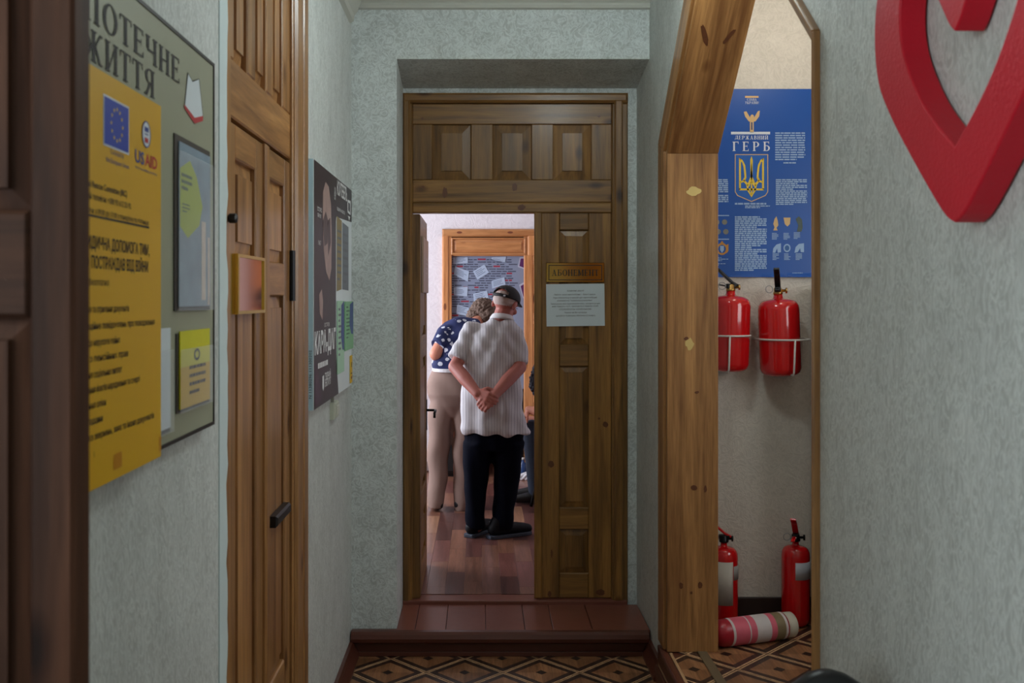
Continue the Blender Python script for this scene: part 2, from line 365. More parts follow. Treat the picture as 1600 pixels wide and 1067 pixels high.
# ---- laminate planks in the room beyond
def lam(n, c): return wood(n, tuple(x*1.2 for x in c[:3])+(1,), tuple(x*.7 for x in c[:3])+(1,), 'y', rough=.30, knots=False, fine=1.6, coat=.12)
PM = [lam('laminate_plank_%s' % n, c) for n, c in (('light', rgb(152, 110, 84)), ('mid', rgb(128, 86, 68)), ('rose', rgb(110, 68, 60)), ('dark', rgb(90, 56, 50)))]
fr_ = wall('floor_room', [(-2.6, 2.2, 5.06, YR+.02, -.1, ZR-.0065)], M['brown_paint'])
pw, pl = .0965, .50
plank_me = []
for m in PM:
    b = MB(); b.fbev(Fr((0, 0, 0), (1, 0, 0), (0, 1, 0), (0, 0, 1)), .0004, pw-.0004, .0006, pl-.0006, -.006, 0, .0007)
    me = bpy.data.meshes.new('plank'); me.from_pydata([tuple(v) for v in b.v], [], b.f); me.materials.append(m); plank_me.append(me)
rest = MB(); rnd = random.Random(5)
for i in range(-27, 23):
    off = (0, .31, .12, .4, .22)[i % 5]
    for j in range(-1, 8):
        x = i*pw+.012; y = 5.08+off+j*pl-.5; k = rnd.choice((0, 1, 1, 2, 2, 3))
        if y < 5.05 or y > YR-.02 or x < -2.58 or x > 2.1: 
            if not (y+pl > 5.09 and y < 5.05 and -2.58 < x < 2.1): continue
            rest.box(x+.0004, x+pw-.0004, 5.075, y+pl, ZR-.006, ZR, k); continue
        if -.75 < x < 1.25: piece('plank', plank_me[k], fr_, (x, y, ZR))
        else: rest.box(x+.0004, x+pw-.0004, y+.0006, min(y+pl, YR)-.0006, ZR-.006, ZR, k)
rest.build('plank_field', PM, fr_, kind='stuff')
# ---- walls
DOOR0, DOOR1 = 2.318, 3.215            # opening of the double door in the left wall
wall('wall_left', [(XL-.2, XL, 1.05, DOOR0, 0, ZC), (XL-.2, XL, DOOR1, YB, 0, ZC), (XL-.2, XL, DOOR0, DOOR1, 2.78, ZC)], M['paper_side'], origin=(XL, 1.05, 0))
wall('wall_partition', [(-1.75, XL-.2, 1.05, 1.2, 0, ZC)], M['paper_wall'], origin=(-1.2, 1.05, 0))
wall('wall_closet', [(XL-.45, XL-.2, 2.2, 2.3, 0, ZC), (XL-.45, XL-.2, 3.3, 3.4, 0, ZC), (XL-.5, XL-.45, 2.2, 3.4, 0, ZC)], M['paper_wall'], origin=(XL-.4, 2.8, 0))
# the far wall: a pier on the left, a lintel with a slightly sloping soffit, a strip beside and above the door frame
b = MB(); b.box(XL-.1, -.386, YB, 5.06, 0, ZC)
b.hexa([(-.386, YB, 2.757), (XR, YB, 2.757), (XR, 5.06, 2.69), (-.386, 5.06, 2.69), (-.386, YB, ZC), (XR, YB, ZC), (XR, 5.06, ZC), (-.386, 5.06, ZC)])
b.box(-.39, XR, 4.998, 5.06, 2.676, 2.74); b.box(.742, XR, 4.998, 5.06, 0, 2.675)
b.build('wall_far', M['paper_far'], kind='structure', origin=(0, YB, 0))
wall('wall_alcove_back', [(XA-.02, 2.4, YB, YB+.1, 0, ZC)], M['paper_alcove'], origin=(1.5, YB, 0))
AW = (2.4, 3.5, 1.3, 2.6)              # window in the alcove's side wall
wall('wall_alcove_side', [(2.4, 2.5, 1.9, AW[0], 0, ZC), (2.4, 2.5, AW[1], YB+.1, 0, ZC), (2.4, 2.5, AW[0], AW[1], 0, AW[2]), (2.4, 2.5, AW[0], AW[1], AW[3], ZC)], M['paper_alcove'])
wall('wall_alcove_front', [(XA, 2.4, 1.9, 2.0, 0, ZC)], M['paper_alcove'])
AY0, AY1, AB, AT, AS = 2.34, 4.15, 2.25, 2.86, .725       # the opening in the right wall: jambs, break height, top, run of the slopes
ARCH = [(AY1, ZA), (AY1, AB), (AY1-AS, AT), (AY0+AS, AT), (AY0, AB), (AY0, ZA)]
WY = Fr((0, 0, 0), (0, 1, 0), (0, 0, 1), (1, 0, 0))       # a = Y, b = Z, c = X
LT = .028                              # thickness of the lining; the hole in the wall is that much larger
HB, HT = AB+LT*.38, AT+LT
b = MB(); b.box(XR, XA, AY1+LT, 5.06, 0, ZC); b.box(XR, XA, -2.2, AY0-LT, 0, ZC)
h1, h0, k1, k0 = AY1+LT, AY0-LT, AY1-AS+LT*.37, AY0+AS-LT*.37
b.prism(WY, [(h1, HB), (h1, ZC), (k1, ZC), (k1, HT)], XR, XA); b.prism(WY, [(k1, HT), (k1, ZC), (k0, ZC), (k0, HT)], XR, XA)
b.prism(WY, [(k0, HT), (k0, ZC), (h0, ZC), (h0, HB)], XR, XA)
b.build('wall_right', M['paper_side'], kind='structure', origin=(XR, 3, 0))
WB = (-1.2, .5, 1.1, 2.75)             # window in the side wall near the camera
wall('wall_near_left', [(-1.85, -1.75, -2.3, WB[0], 0, ZC), (-1.85, -1.75, WB[1], 1.2, 0, ZC), (-1.85, -1.75, WB[0], WB[1], 0, WB[2]), (-1.85, -1.75, WB[0], WB[1], WB[3], ZC)], M['paper_wall'])
wall('wall_near_back', [(-1.75, XA, -2.3, -2.2, 0, ZC)], M['paper_wall'])
wall('ceiling', [(-1.85, 2.5, -2.3, YB+.1, ZC, ZC+.1)], M['ceiling'])
# room beyond
wall('wall_room_near', [(-2.6, -.386, 5.06, 5.10, 0, 3.3), (.741, 2.2, 5.06, 5.10, 0, 3.3), (-.386, .741, 5.06, 5.10, 2.672, 3.3)], plain('bounce_cutting_brown', rgb(110, 84, 66), .7, var=.1), origin=(0, 5.1, 0))  # unseen near wall, given a dark brown only to cut bounce light in the room
RW = (5.9, 8.1, .95, 2.6)
wall('wall_room_left', [(-2.6, -2.5, 5.06, RW[0], 0, 3.3), (-2.6, -2.5, RW[1], YR, 0, 3.3), (-2.6, -2.5, RW[0], RW[1], 0, RW[2]), (-2.6, -2.5, RW[0], RW[1], RW[3], 3.3)], M['room_wall'])
wall('wall_room_right', [(2.2, 2.3, 5.06, YR, 0, 3.3)], M['room_wall'])
RD = (-.262, .392, 2.05)               # doorway in the room's far wall
wall('wall_room_far', [(-2.6, RD[0], YR, YR+.12, 0, 3.3), (RD[1], 2.3, YR, YR+.12, 0, 3.3), (RD[0], RD[1], YR, YR+.12, RD[2]+.15, 3.3)], M['room_wall'], origin=(0, YR, 0))
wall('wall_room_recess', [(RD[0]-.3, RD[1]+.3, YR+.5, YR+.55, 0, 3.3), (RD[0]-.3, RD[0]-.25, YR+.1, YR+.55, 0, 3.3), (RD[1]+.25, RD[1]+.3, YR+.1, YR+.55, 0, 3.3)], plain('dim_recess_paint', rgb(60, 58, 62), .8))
wall('ceiling_room', [(-2.6, 2.3, 5.06, YR+.6, 3.3, 3.4)], M['ceiling'])
wall('floor_recess', [(RD[0]-.3, RD[1]+.3, YR+.0, YR+.55, 0, ZR-.01)], M['brown_paint'])
# windows that light the place
def window(name, fr, a0, a1, b0, b1, nx):
    t = thing(name, fr.p((a0+a1)/2, b0), kind='structure'); wm = M['ceiling']
    b = MB(); b.ring(fr, [(a0, b0), (a1, b0), (a1, b1), (a0, b1)], [(a0+.06, b0+.06), (a1-.06, b0+.06), (a1-.06, b1-.06), (a0+.06, b1-.06)], -.05, .0); b.build('window_frame', wm, t)
    for k in range(1, nx):
        x = a0+(a1-a0)*k/nx; b = MB(); b.fbox(fr, x-.025, x+.025, b0+.06, b1-.06, -.045, -.005); b.build('mullion', wm, t)
    for k in range(nx):
        x0 = a0+(a1-a0)*k/nx; x1 = a0+(a1-a0)*(k+1)/nx; b = MB(); b.fbox(fr, x0+.026, x1-.026, b0+.06, b1-.06, -.028, -.024); b.build('pane', M['glass_clear'], t)
    b = MB(); b.fbox(fr, a0-.04, a1+.04, b0-.03, b0, -.05, .12); b.build('window_sill', wm, t)
window('window_1', Fr((-1.75, 0, 0), (0, 1, 0), (0, 0, 1), (1, 0, 0)), WB[0], WB[1], WB[2], WB[3], 2)
window('window_3', Fr((2.4, 0, 0), (0, -1, 0), (0, 0, 1), (-1, 0, 0)), -AW[1], -AW[0], AW[2], AW[3], 2)
window('window_2', Fr((-2.5, 0, 0), (0, 1, 0), (0, 0, 1), (1, 0, 0)), RW[0], RW[1], RW[2], RW[3], 3)
# ---- cornices and skirtings
b = MB(); b.prism(WY, [(YB-.0, 2.985), (YB-.018, 2.99), (YB-.024, 3.0), (YB-.018, 3.012), (YB-.03, 3.02), (YB-.045, 3.05), (YB-.08, 3.09), (YB-.1, ZC), (YB, ZC)], XL, XR); b.build('trim_1', M['cornice'], kind='structure')
b = MB(); b.prism(Fr((0, 0, 0), (1, 0, 0), (0, 0, 1), (0, 1, 0)), [(XL, 2.905), (XL+.018, 2.915), (XL+.022, 2.94), (XL+.035, 2.96), (XL+.05, 3.0), (XL+.05, 3.06), (XL, 3.06)], 1.06, YB-.06); b.build('trim_2', M['cornice'], kind='structure')
b = MB(); b.prism(Fr((0, 0, 0), (1, 0, 0), (0, 0, 1), (0, 1, 0)), [(XL, 0), (XL+.04, 0), (XL+.04, .012), (XL+.02, .05), (XL+.014, .075), (XL, .078)], 3.375, 4.60); b.build('baseboard_left', M['brown_paint'], kind='structure')
b = MB(); b.prism(Fr((0, 0, 0), (1, 0, 0), (0, 0, 1), (0, 1, 0)), [(XR, 0), (XR, .078), (XR-.014, .075), (XR-.02, .05), (XR-.04, .012), (XR-.04, 0)], 4.28, 4.60); b.build('baseboard_right', M['brown_paint'], kind='structure')
b = MB(); b.box(XA, 2.4, YB-.018, YB, ZA, ZA+.09); b.build('baseboard_alcove', plain('dark_skirting', rgb(40, 26, 22), .5), kind='structure', bevel=.003)
b = MB(); b.box(RD[1]+.1, 2.2, YR-.02, YR, ZR, ZR+.08); b.box(-2.5, RD[0]-.1, YR-.02, YR, ZR, ZR+.08); b.build('baseboard_room', plain('grey_skirting', rgb(150, 132, 128), .5), kind='structure', bevel=.003)
# ragged wallpaper edge overlapping the door frame on the left wall
b = MB(); rr = random.Random(3); A = []; B = []
for k in range(60):
    z = .08+k*.0453; A.append((2.27, z)); B.append((DOOR0+.02+rr.uniform(-.010, .010), z))
b.strip(WY, A, B, XL, XL+.0025); b.build('trim_3', plain('torn_wallpaper_edge', rgb(206, 220, 220), .7, var=.06), kind='structure')

# ================================================================== lining of the opening in the right wall
def offset_poly(pts, d):
    "offset an open polyline to its left by per-segment distances"
    n = len(pts); lines = []
    for i in range(n-1):
        p, q = Vector(pts[i]), Vector(pts[i+1]); t = (q-p).normalized(); nn = Vector((-t.y, t.x)); lines.append((p+nn*d[i], t))
    out = [lines[0][0]]
    for i in range(n-2):
        (p, t), (q, s) = lines[i], lines[i+1]; den = t.x*s.y-t.y*s.x; k = ((q-p).x*s.y-(q-p).y*s.x)/den; out.append(p+t*k)
    p, t = lines[-1]; L = (Vector(pts[-1])-Vector(pts[-2])).length
    q = Vector(pts[-1]); nn = Vector((-t.y, t.x)); out.append(q+nn*d[-1]); return [tuple(v) for v in out]
OUT = offset_poly(ARCH, [-.0275]*5)     # behind the lining (into the wall)
INN = offset_poly(ARCH, [.0]*5)
ar = thing('trim_4', (XR+.1, 3.25, ZA), 'varnished pine lining around the angled archway', None, kind='structure')
CAS = offset_poly(ARCH, [-.15, -.15, -.12, -.04, -.04])
for k in range(5):
    b = MB(); b.strip(WY, INN[k:k+2], OUT[k:k+2], XR-.006, XA+.012)
    b.build('jamb_board' if k in (0, 4) else 'sloped_board', M[('wood_z', 'wood_far_slope', 'wood_y', 'wood_near_slope', 'wood_z')[k]], ar, bevel=.002)
    b = MB(); b.strip(WY, OUT[k:k+2], CAS[k:k+2], XR-.018, XR+.002)
    b.build('casing', M[('wood_z', 'wood_far_slope', 'wood_y', 'wood_near_slope', 'wood_z')[k]], ar, bevel=.004)
# two bare patches of lighter wood on the far jamb
for (px, py, rx, rz) in ((1084, 299, .035, .02), (1077, 537, .022, .026)):
    c = P(px, py, AY1); b = MB(); r5 = random.Random(px); pts = []
    for i in range(14): t = 2*math.pi*i/14; q = r5.uniform(.6, 1.1); pts.append((c.x+rx*q*math.cos(t), c.z+rz*q*math.sin(t)))
    b.poly(WX, pts, -AY1+.0012); b.build('bare_patch', plain('bare_pine', rgb(206, 178, 110), .7, var=.1), ar)

def hit(px, py, p0, n):
    o = Vector((0, 0, EYE)); d = P(px, py, 1.0)-o; return o+d*((Vector(p0)-o).dot(n)/d.dot(n))
def knots(par, p0, n, vdir, marks):
    n = Vector(n).normalized(); v = Vector(vdir).normalized(); u = Vector((1, 0, 0))
    for px, py, ru, rv, rot in marks:
        c = hit(px, py, p0, n)+n*.0012; r6 = random.Random(int(px+py)); pts = []
        for i in range(14):
            t = 2*math.pi*i/14; k = r6.uniform(.8, 1.1); a_, b_ = ru*k*math.cos(t), rv*k*math.sin(t); pts.append(c+u*(a_*math.cos(rot)-b_*math.sin(rot))+v*(a_*math.sin(rot)+b_*math.cos(rot)))
        b = MB(); b.add(pts, [tuple(range(14))]); b.build('knot', KN, par)
KN = plain('knot_wood', rgb(98, 56, 30), .5, var=.4, vscale=70)
knots(ar, (XR, AY1, AB), (0, -.644, -.765), (0, -.765, .644), [(1101, 55, .010, .055, .35), (1139, 57, .009, .042, -.5)])
knots(ar, (XR, AY1, 1), (0, -1, 0), (0, 0, 1), [(1064, 915, .009, .015, 0), (1094, 914, .009, .015, 0), (1080, 926, .006, .006, 0), (1084, 762, .014, .012, 0), (1102, 764, .007, .016, 0), (1072, 529, .010, .007, .4), (1089, 613, .010, .006, .2)])
# ================================================================== panelled doors
def leaf(par, fr, W, H, th, sl, sr, rows, mv, mh, bev=.03, names=True):
    def bd(name, a0, a1, b0, b1, m):
        b = MB(); b.fbev(fr, a0, a1, b0, b1, -th, 0, .004); return b.build(name, m, par)
    bd('stile', 0, sl, 0, H, mv); bd('stile', W-sr, W, 0, H, mv)
    zs = [0]+[z for r in rows for z in r]+[H]
    for i in range(0, len(zs), 2): bd('rail', sl+.0005, W-sr-.0005, zs[i], zs[i+1], mh)
    for b0, b1 in rows:
        b = MB(); b.panel(fr, sl, W-sr, b0, b1, -.016, -.003, bev); b.build('panel', mv, par)
# ---- the far double door
d1 = thing('door_1', (.16, YD, ZP), kind='structure')
f = Fr((.284, YD, ZR), (1, 0, 0), (0, 0, 1), (0, -1, 0))
lf = thing('closed_leaf', (.284, YD, ZR)); lf.parent = d1; lf.location = Vector((.284, YD, ZR))-org(d1)
leaf(lf, f, .377, 1.94, .04, .115, .115, [(.125, .345), (.455, 1.165), (1.275, 1.85)], M['old_z'], M['old_x'])
b = MB(); b.fbev(f, -.012, .028, 0, 1.94, 0, .012, .006); b.build('astragal', M['old_z'], lf)
f2 = Fr((-.30, YD, ZR), (0, 1, 0), (0, 0, 1), (1, 0, 0))
lo = thing('open_leaf', (-.32, YD, ZR)); lo.parent = d1; lo.location = Vector((-.32, YD, ZR))-org(d1)
leaf(lo, f2, .622, 1.93, .039, .12, .12, [(.14, .38), (.50, 1.19), (1.31, 1.82)], M['old_z'], M['old_y'], bev=.05)
b = MB(); b.fbox(f2, .555, .59, .77, .94, 0, .004); b.build('handle_plate', M['black_metal'], lo)
b = MB(); b.tube([f2.p(.572, .88, 0), f2.p(.572, .88, .045), f2.p(.56, .88, .052), f2.p(.47, .875, .05), f2.p(.462, .85, .05)], .007, 8); b.build('lever_handle', M['black_metal'], lo, smooth=True)
# frame, transom and moulding
def barx(name, a0, a1, b0, b1, c0, c1, m, par, e=.006):
    b = MB(); b.fbev(Fr((0, YD, 0), (1, 0, 0), (0, 0, 1), (0, -1, 0)), a0, a1, b0, b1, c0, c1, e); return b.build(name, m, par)
barx('jamb', -.39, -.339, ZP, 2.625, -.06, .02, M['old_z'], d1); barx('jamb', .661, .741, ZP, 2.625, -.06, .014, M['old_z'], d1)
barx('casing', .672, .715, ZP, 2.64, .014, .03, M['old_z'], d1, .008)
barx('casing', -.385, -.35, ZP, 2.64, .02, .032, M['old_z'], d1, .008)
barx('head', -.39, .741, 2.625, 2.675, -.06, .03, M['old_x'], d1, .012)
barx('transom_bar', -.339, .661, 2.075, 2.128, -.05, .012, M['old_x'], d1)
tr = thing('transom', (.16, YD, 2.128)); tr.parent = d1; tr.location = Vector((.16, YD, 2.128))-org(d1)
def T(px): return (px-CX)*YD/F
def TZ(py): return EYE+(CY-py)*YD/F
cols = [(T(675.4), T(736)), (T(770), T(830.6)), (T(864.4), T(924))]
barx('rail', -.339, .661, 2.13, TZ(281), -.04, 0, M['old_x'], tr, .003); barx('rail', -.339, .661, TZ(194), 2.624, -.04, 0, M['old_x'], tr, .003)
xs = [-.339]+[x for c in cols for x in c]+[.661]
for i in range(0, 8, 2): barx('stile', xs[i], xs[i+1], TZ(281)+.0005, TZ(194)-.0005, -.04, -.0005, M['old_z'], tr, .003)
for c in cols:
    b = MB(); b.panel(Fr((0, YD, 0), (1, 0, 0), (0, 0, 1), (0, -1, 0)), c[0], c[1], TZ(281), TZ(194), -.018, -.001, .045, .007); b.build('panel', M['old_z'], tr)
knots(tr, (0, YD-.0, 1), (0, -1, 0), (0, 0, 1), [(695, 301, .013, .028, 0), (804, 292, .014, .022, 0), (660, 185, .008, .006, 0), (936, 182, .008, .006, 0), (661, 292, .008, .006, 0)])
knots(d1, (0, YD-.013, 1), (0, -1, 0), (0, 0, 1), [(815, 324, .020, .016, 0)])
knots(lf, (0, YD, 1), (0, -1, 0), (0, 0, 1), [(861, 725, .016, .02, 0), (946, 663, .013, .016, 0), (936, 654, .006, .006, 0), (862, 865, .005, .022, 0), (938, 925, .022, .016, 0), (859, 928, .010, .016, 0)])
# ---- the double door in the left wall
XD = -.606
d2 = thing('door_2', (XD, 2.78, 0), kind='structure')
g = Fr((XD, 0, 0), (0, 1, 0), (0, 0, 1), (1, 0, 0))
rowsL = [(.15, .41), (.52, 1.645), (1.745, 1.985)]
for nm, y0, y1, dy in (('near_leaf', 2.405, 2.779, 0), ('far_leaf', 2.784, 3.172, .0)):
    lv = thing(nm, (XD, y0, 0.01)); lv.parent = d2; lv.location = Vector((XD, y0, .01))-org(d2)
    leaf(lv, Fr((XD, y0, .01), (0, 1, 0), (0, 0, 1), (1, 0, 0)), y1-y0, 2.07, .04, .062, .085, rowsL, M['wood_z'], M['wood_y'], bev=.035)
    if nm == 'far_leaf':
        b = MB(); b.fbev(g, y0-.008, y0+.035, .01, 2.08, 0, .012, .006); b.build('astragal', M['wood_z'], lv)
        b = MB(); b.fbev(g, 2.875, 3.08, .985, 1.018, -.002, .022, .006); b.build('lever_handle', M['black'], lv)
        for z in (1.64, .19):
            b = MB(); b.tube([(XD+.006, 3.176, z), (XD+.006, 3.176, z+.16)], .011, 10); b.build('hinge', M['black_metal'], lv)
def bary(name, y0, y1, z0, z1, c0, c1, m, par, e=.004):
    b = MB(); b.fbev(g, y0, y1, z0, z1, c0, c1, e); return b.build(name, m, par)
bary('jamb', 2.320, 2.402, 0, 2.76, -.1, .006, M['wood_z'], d2); bary('jamb', 3.176, 3.214, 0, 2.76, -.1, .010, M['wood_z'], d2)
bary('casing', 3.19, 3.30, 0, 2.80, .008, .022, M['wood_z'], d2, .010); bary('casing', 3.29, 3.372, 0, 2.82, .010, .026, M['wood_z'], d2, .008)
bary('head', 2.32, 3.214, 2.72, 2.77, -.1, .008, M['wood_y'], d2)
tr = thing('transom', (XD, 2.79, 2.09)); tr.parent = d2; tr.location = Vector((XD, 2.79, 2.09))-org(d2)
bary('rail', 2.402, 3.176, 2.092, 2.235, -.04, 0, M['wood_y'], tr); bary('rail', 2.402, 3.176, 2.60, 2.718, -.04, 0, M['wood_y'], tr)
cy = [(2.455, 2.60), (2.69, 2.83), (2.92, 3.06)]; ys = [2.402]+[y for c in cy for y in c]+[3.176]
for i in range(0, 8, 2): bary('stile', ys[i], ys[i+1], 2.2355, 2.5995, -.04, -.0005, M['wood_z'], tr)
for c in cy:
    b = MB(); b.panel(g, c[0], c[1], 2.235, 2.60, -.020, -.003, .035); b.build('panel', M['wood_z'], tr)
b = MB(); q = Vector((XD+.006, XD*F/(353-CX), EYE+(CY-341)/F*XD*F/(353-CX))); b.lathe(q, (1, 0, 0), [(0, .008), (.004, .012), (.018, .012), (.022, .006), (.022, .001)], 12); b.build('knob', M['black'], d2)
# ---- the near door leaf at the left edge of the view
d3 = thing('door_3', (-.60, 1.0, 0), kind='structure')
leaf(d3, Fr((-.815, 1.0, .01), (1, 0, 0), (0, 0, 1), (0, -1, 0)), .407, 2.2, .04, .05, .045, [(.15, .9), (1.0, 1.62), (1.728, 2.1)], M['near_z'], M['near_x'], bev=.022)
b = MB(); b.box(-.87, -.82, .96, 1.05, 0, 2.25); b.build('jamb', M['near_z'], d3, bevel=.004)
# ---- the light pine doorway in the far wall of the room, a display board standing in it
d4 = thing('door_4', (.07, YR, ZR), kind='structure')
def R_(px): return (px-CX)*YR/F
def RZ(py): return EYE+(CY-py)*YR/F
fr4 = Fr((0, YR, 0), (1, 0, 0), (0, 0, 1), (0, -1, 0))
def bar4(name, a0, a1, b0, b1, c0, c1, m, e=.012, par=d4):
    b = MB(); b.fbev(fr4, a0, a1, b0, b1, c0, c1, e); return b.build(name, m, par)
bar4('casing', R_(691), R_(702), ZR, RZ(358), 0, .03, M['bright_z']); bar4('casing', R_(824), R_(842), ZR, RZ(358), 0, .03, M['bright_z'])
bar4('head_casing', R_(691), R_(842), RZ(370), RZ(358), 0, .034, M['bright_x']); bar4('jamb', R_(701), R_(706), ZR, RZ(370), -.1, .02, M['bright_z'], .004)
bar4('jamb', R_(818.5), R_(825), ZR, RZ(370), -.1, .02, M['bright_z'], .004)
bar4('rail', R_(702), R_(826), RZ(400), RZ(371), -.08, .006, M['bright_x'], .004)
q0 = [(R_(705), RZ(398.5)), (R_(822), RZ(398.5)), (R_(822), RZ(371.5)), (R_(705), RZ(371.5))]; q1 = [(R_(708), RZ(395)), (R_(819), RZ(395)), (R_(819), RZ(374)), (R_(708), RZ(374))]
b = MB(); b.ring(fr4, q0, q1, .0, .026); b.build('panel_moulding', M['bright_x'], d4, bevel=.006)
b = MB(); b.panel(fr4, R_(708.5), R_(818.5), RZ(394.5), RZ(374.5), .0065, .020, .022, .008); b.build('panel', M['bright_x'], d4)
for px in (718, 797):
    b = MB(); b.poly(fr4, ellipse(R_(px), RZ(363.5), .024, .010), .0345); b.build('knot', plain('knot_brown', rgb(120, 62, 40), .5, var=.3, vscale=60), d4)
b = MB(); b.poly(fr4, ellipse(R_(695.5), RZ(479), .012, .030), .0305); b.build('knot', plain('knot_dark', rgb(130, 74, 44), .5, var=.3, vscale=60), d4)
lf4 = thing('door_leaf', (R_(830), YR-.03, ZR)); lf4.parent = d4; lf4.location = Vector((R_(830), YR-.03, ZR))-org(d4)
leaf(lf4, Fr((R_(819), YR-.034, ZR), (1, 0, 0), (0, 0, 1), (0, -1, 0)), .42, RZ(399)-ZR, .035, .075, .075, [(.12, .6), (.72, 1.28), (1.375, 1.80)], M['bright_z'], M['bright_x'], bev=.03)
# ================================================================== lettering and flat print
_TX = {}
def text_poly(s, bold):
    if (s, bold) in _TX: return _TX[(s, bold)]
    c = bpy.data.curves.new('t', 'FONT'); c.body = s; c.fill_mode = 'FRONT'; c.resolution_u = 2; c.offset = .012*bold
    o = bpy.data.objects.new('t', c); COL.objects.link(o); dg = bpy.context.evaluated_depsgraph_get()
    me = o.evaluated_get(dg).to_mesh(); vs = [(v.co.x, v.co.y) for v in me.vertices]; fs = [tuple(p.vertices) for p in me.polygons]
    o.evaluated_get(dg).to_mesh_clear(); bpy.data.objects.remove(o); bpy.data.curves.remove(c)
    x0 = min(v[0] for v in vs); x1 = max(v[0] for v in vs); vs = [((x-x0), y) for x, y in vs]
    _TX[(s, bold)] = (vs, fs, x1-x0); return _TX[(s, bold)]
def sans(mb, fr, s, a0, a1, b, h, c, mi=0, bold=0, slant=0, align='fit'):
    "a line of sans lettering between a0 and a1, baseline b, capital height h"
    vs, fs, w = text_poly(s, bold); k = h/.727; sx = (a1-a0)/w
    mb.add([fr.p(a0+x*sx, b+(y+slant*x*0)*k, c) for x, y in vs], fs, mi)
# a small serif capital alphabet drawn from stems, hairlines and bowls (cap height 1)
def _serif():
    S, T_, E = .17, .06, .07
    G = {}
    def bx(x0, x1, y0, y1): return [(x0, y0), (x1, y0), (x1, y1), (x0, y1)]
    def stem(x, y0=0, y1=1, top=True, bot=True):
        r = [bx(x, x+S, y0, y1)]
        if bot: r.append(bx(x-E, x+S+E, y0, y0+T_))
        if top: r.append(bx(x-E, x+S+E, y1-T_, y1))
        return r
    def diag(xa, ya, xb, yb, w): return [[(xa, ya), (xa+w, ya), (xb+w, yb), (xb, yb)]]
    def bowl(x, y0, y1, wd, thick=S, side=1, t=T_):
        out = []; n = 10; cy = (y0+y1)/2; ry = (y1-y0)/2
        for i in range(n):
            a, b = -math.pi/2+math.pi*i/n, -math.pi/2+math.pi*(i+1)/n
            o = lambda q: (x+side*wd*math.cos(q), cy+ry*math.sin(q)); I = lambda q: (x+side*(wd-thick)*math.cos(q), cy+(ry-t)*math.sin(q))
            out.append([o(a), o(b), I(b), I(a)])
        return out
    G['П'] = (stem(.07)+stem(.57)+[bx(.07, .74, 1-T_, 1)], .81)
    G['Н'] = (stem(.07)+stem(.57)+[bx(.2, .6, .48, .48+T_)], .81)
    G['И'] = (stem(.07)+stem(.57)+diag(.2, .1, .56, .86, .07), .81)
    G['Й'] = (G['И'][0]+[bx(.28, .34, 1.1, 1.2), bx(.34, .48, 1.07, 1.12), bx(.48, .54, 1.1, 1.2)], .81)
    G['Т'] = (stem(.26, top=False)+[bx(0, .7, 1-T_, 1), bx(0, .05, .78, 1), bx(.65, .7, .78, 1)], .7)
    G['Е'] = (stem(.07)+[bx(.1, .62, 1-T_, 1), bx(.1, .5, .49, .49+T_), bx(.1, .64, 0, T_), bx(.57, .62, .8, 1), bx(.59, .64, 0, .22), bx(.46, .5, .4, .64)], .66)
    G['Г'] = (stem(.07)+[bx(.1, .62, 1-T_, 1), bx(.57, .62, .76, 1)], .64)
    G['Б'] = (stem(.07)+[bx(.1, .60, 1-T_, 1), bx(.55, .60, .78, 1), bx(.2, .36, .55, .55+T_), bx(.2, .36, 0, T_)]+bowl(.34, 0, .61, .36), .72)
    G['Р'] = (stem(.07)+[bx(.2, .36, 1-T_, 1), bx(.2, .36, .42, .42+T_)]+bowl(.34, .42, 1, .34), .70)
    G['В'] = (stem(.07)+[bx(.2, .36, 1-T_, 1), bx(.2, .36, .5, .5+T_), bx(.2, .36, 0, T_)]+bowl(.34, .5, 1, .3)+bowl(.34, 0, .56, .36), .72)
    G['О'] = (bowl(.4, -.02, 1.02, .4, S)+bowl(.4, -.02, 1.02, .4, S, -1), .8)
    G['С'] = (bowl(.42, -.02, 1.02, .42, S, -1)+[bx(.42, .66, .94, 1.02), bx(.61, .66, .72, 1.0), bx(.42, .66, -.02, .06), bx(.62, .66, .0, .2)], .7)
    G['А'] = (diag(.1, 0, .36, 1, .06)+diag(.58, 0, .32, 1, .16)+[bx(.2, .6, .3, .3+T_), bx(.0, .28, 0, T_), bx(.48, .86, 0, T_)], .86)
    G['М'] = (stem(.07)+stem(.74)+diag(.42, .1, .1, 1, .14)+diag(.42, .1, .74, 1, .06), .98)
    G['Ж'] = (stem(.43)+diag(.06, 0, .36, .55, .12)+diag(.36, .45, .1, .95, .07)+diag(.82, 0, .54, .55, .12)+diag(.54, .45, .82, .95, .07)+[bx(.0, .24, 0, T_), bx(.78, 1.02, 0, T_), bx(.02, .2, .9, .98), bx(.82, 1.0, .9, .98)], 1.02)
    G['Ч'] = (stem(.57)+stem(.07, .5, 1, bot=False)+[bx(.14, .6, .42, .42+T_*1.5)], .81)
    G['Я'] = (stem(.52)+[bx(.34, .56, 1-T_, 1), bx(.34, .56, .46, .46+T_)]+bowl(.36, .46, 1, .30, S, -1)+diag(.06, .0, .36, .5, .15)+[bx(0, .24, 0, T_)], .76)
    G['Л'] = (stem(.57)+diag(.1, 0, .24, 1, .06)+[bx(.18, .74, 1-T_, 1), bx(0, .24, 0, T_)], .81)
    G['Д'] = (stem(.55, .16)+diag(.14, .18, .28, 1, .06)+[bx(.22, .74, 1-T_, 1), bx(0, .84, .13, .20), bx(0, .06, -.12, .18), bx(.78, .84, -.12, .18)], .86)
    G['І'] = (stem(.09), .37); G['У'] = (diag(.36, .3, .12, 1, .15)+diag(.2, 0, .6, 1, .06)+[bx(.02, .34, 1-T_, 1), bx(.5, .74, 1-T_, 1), bx(.06, .24, 0, .1)], .74)
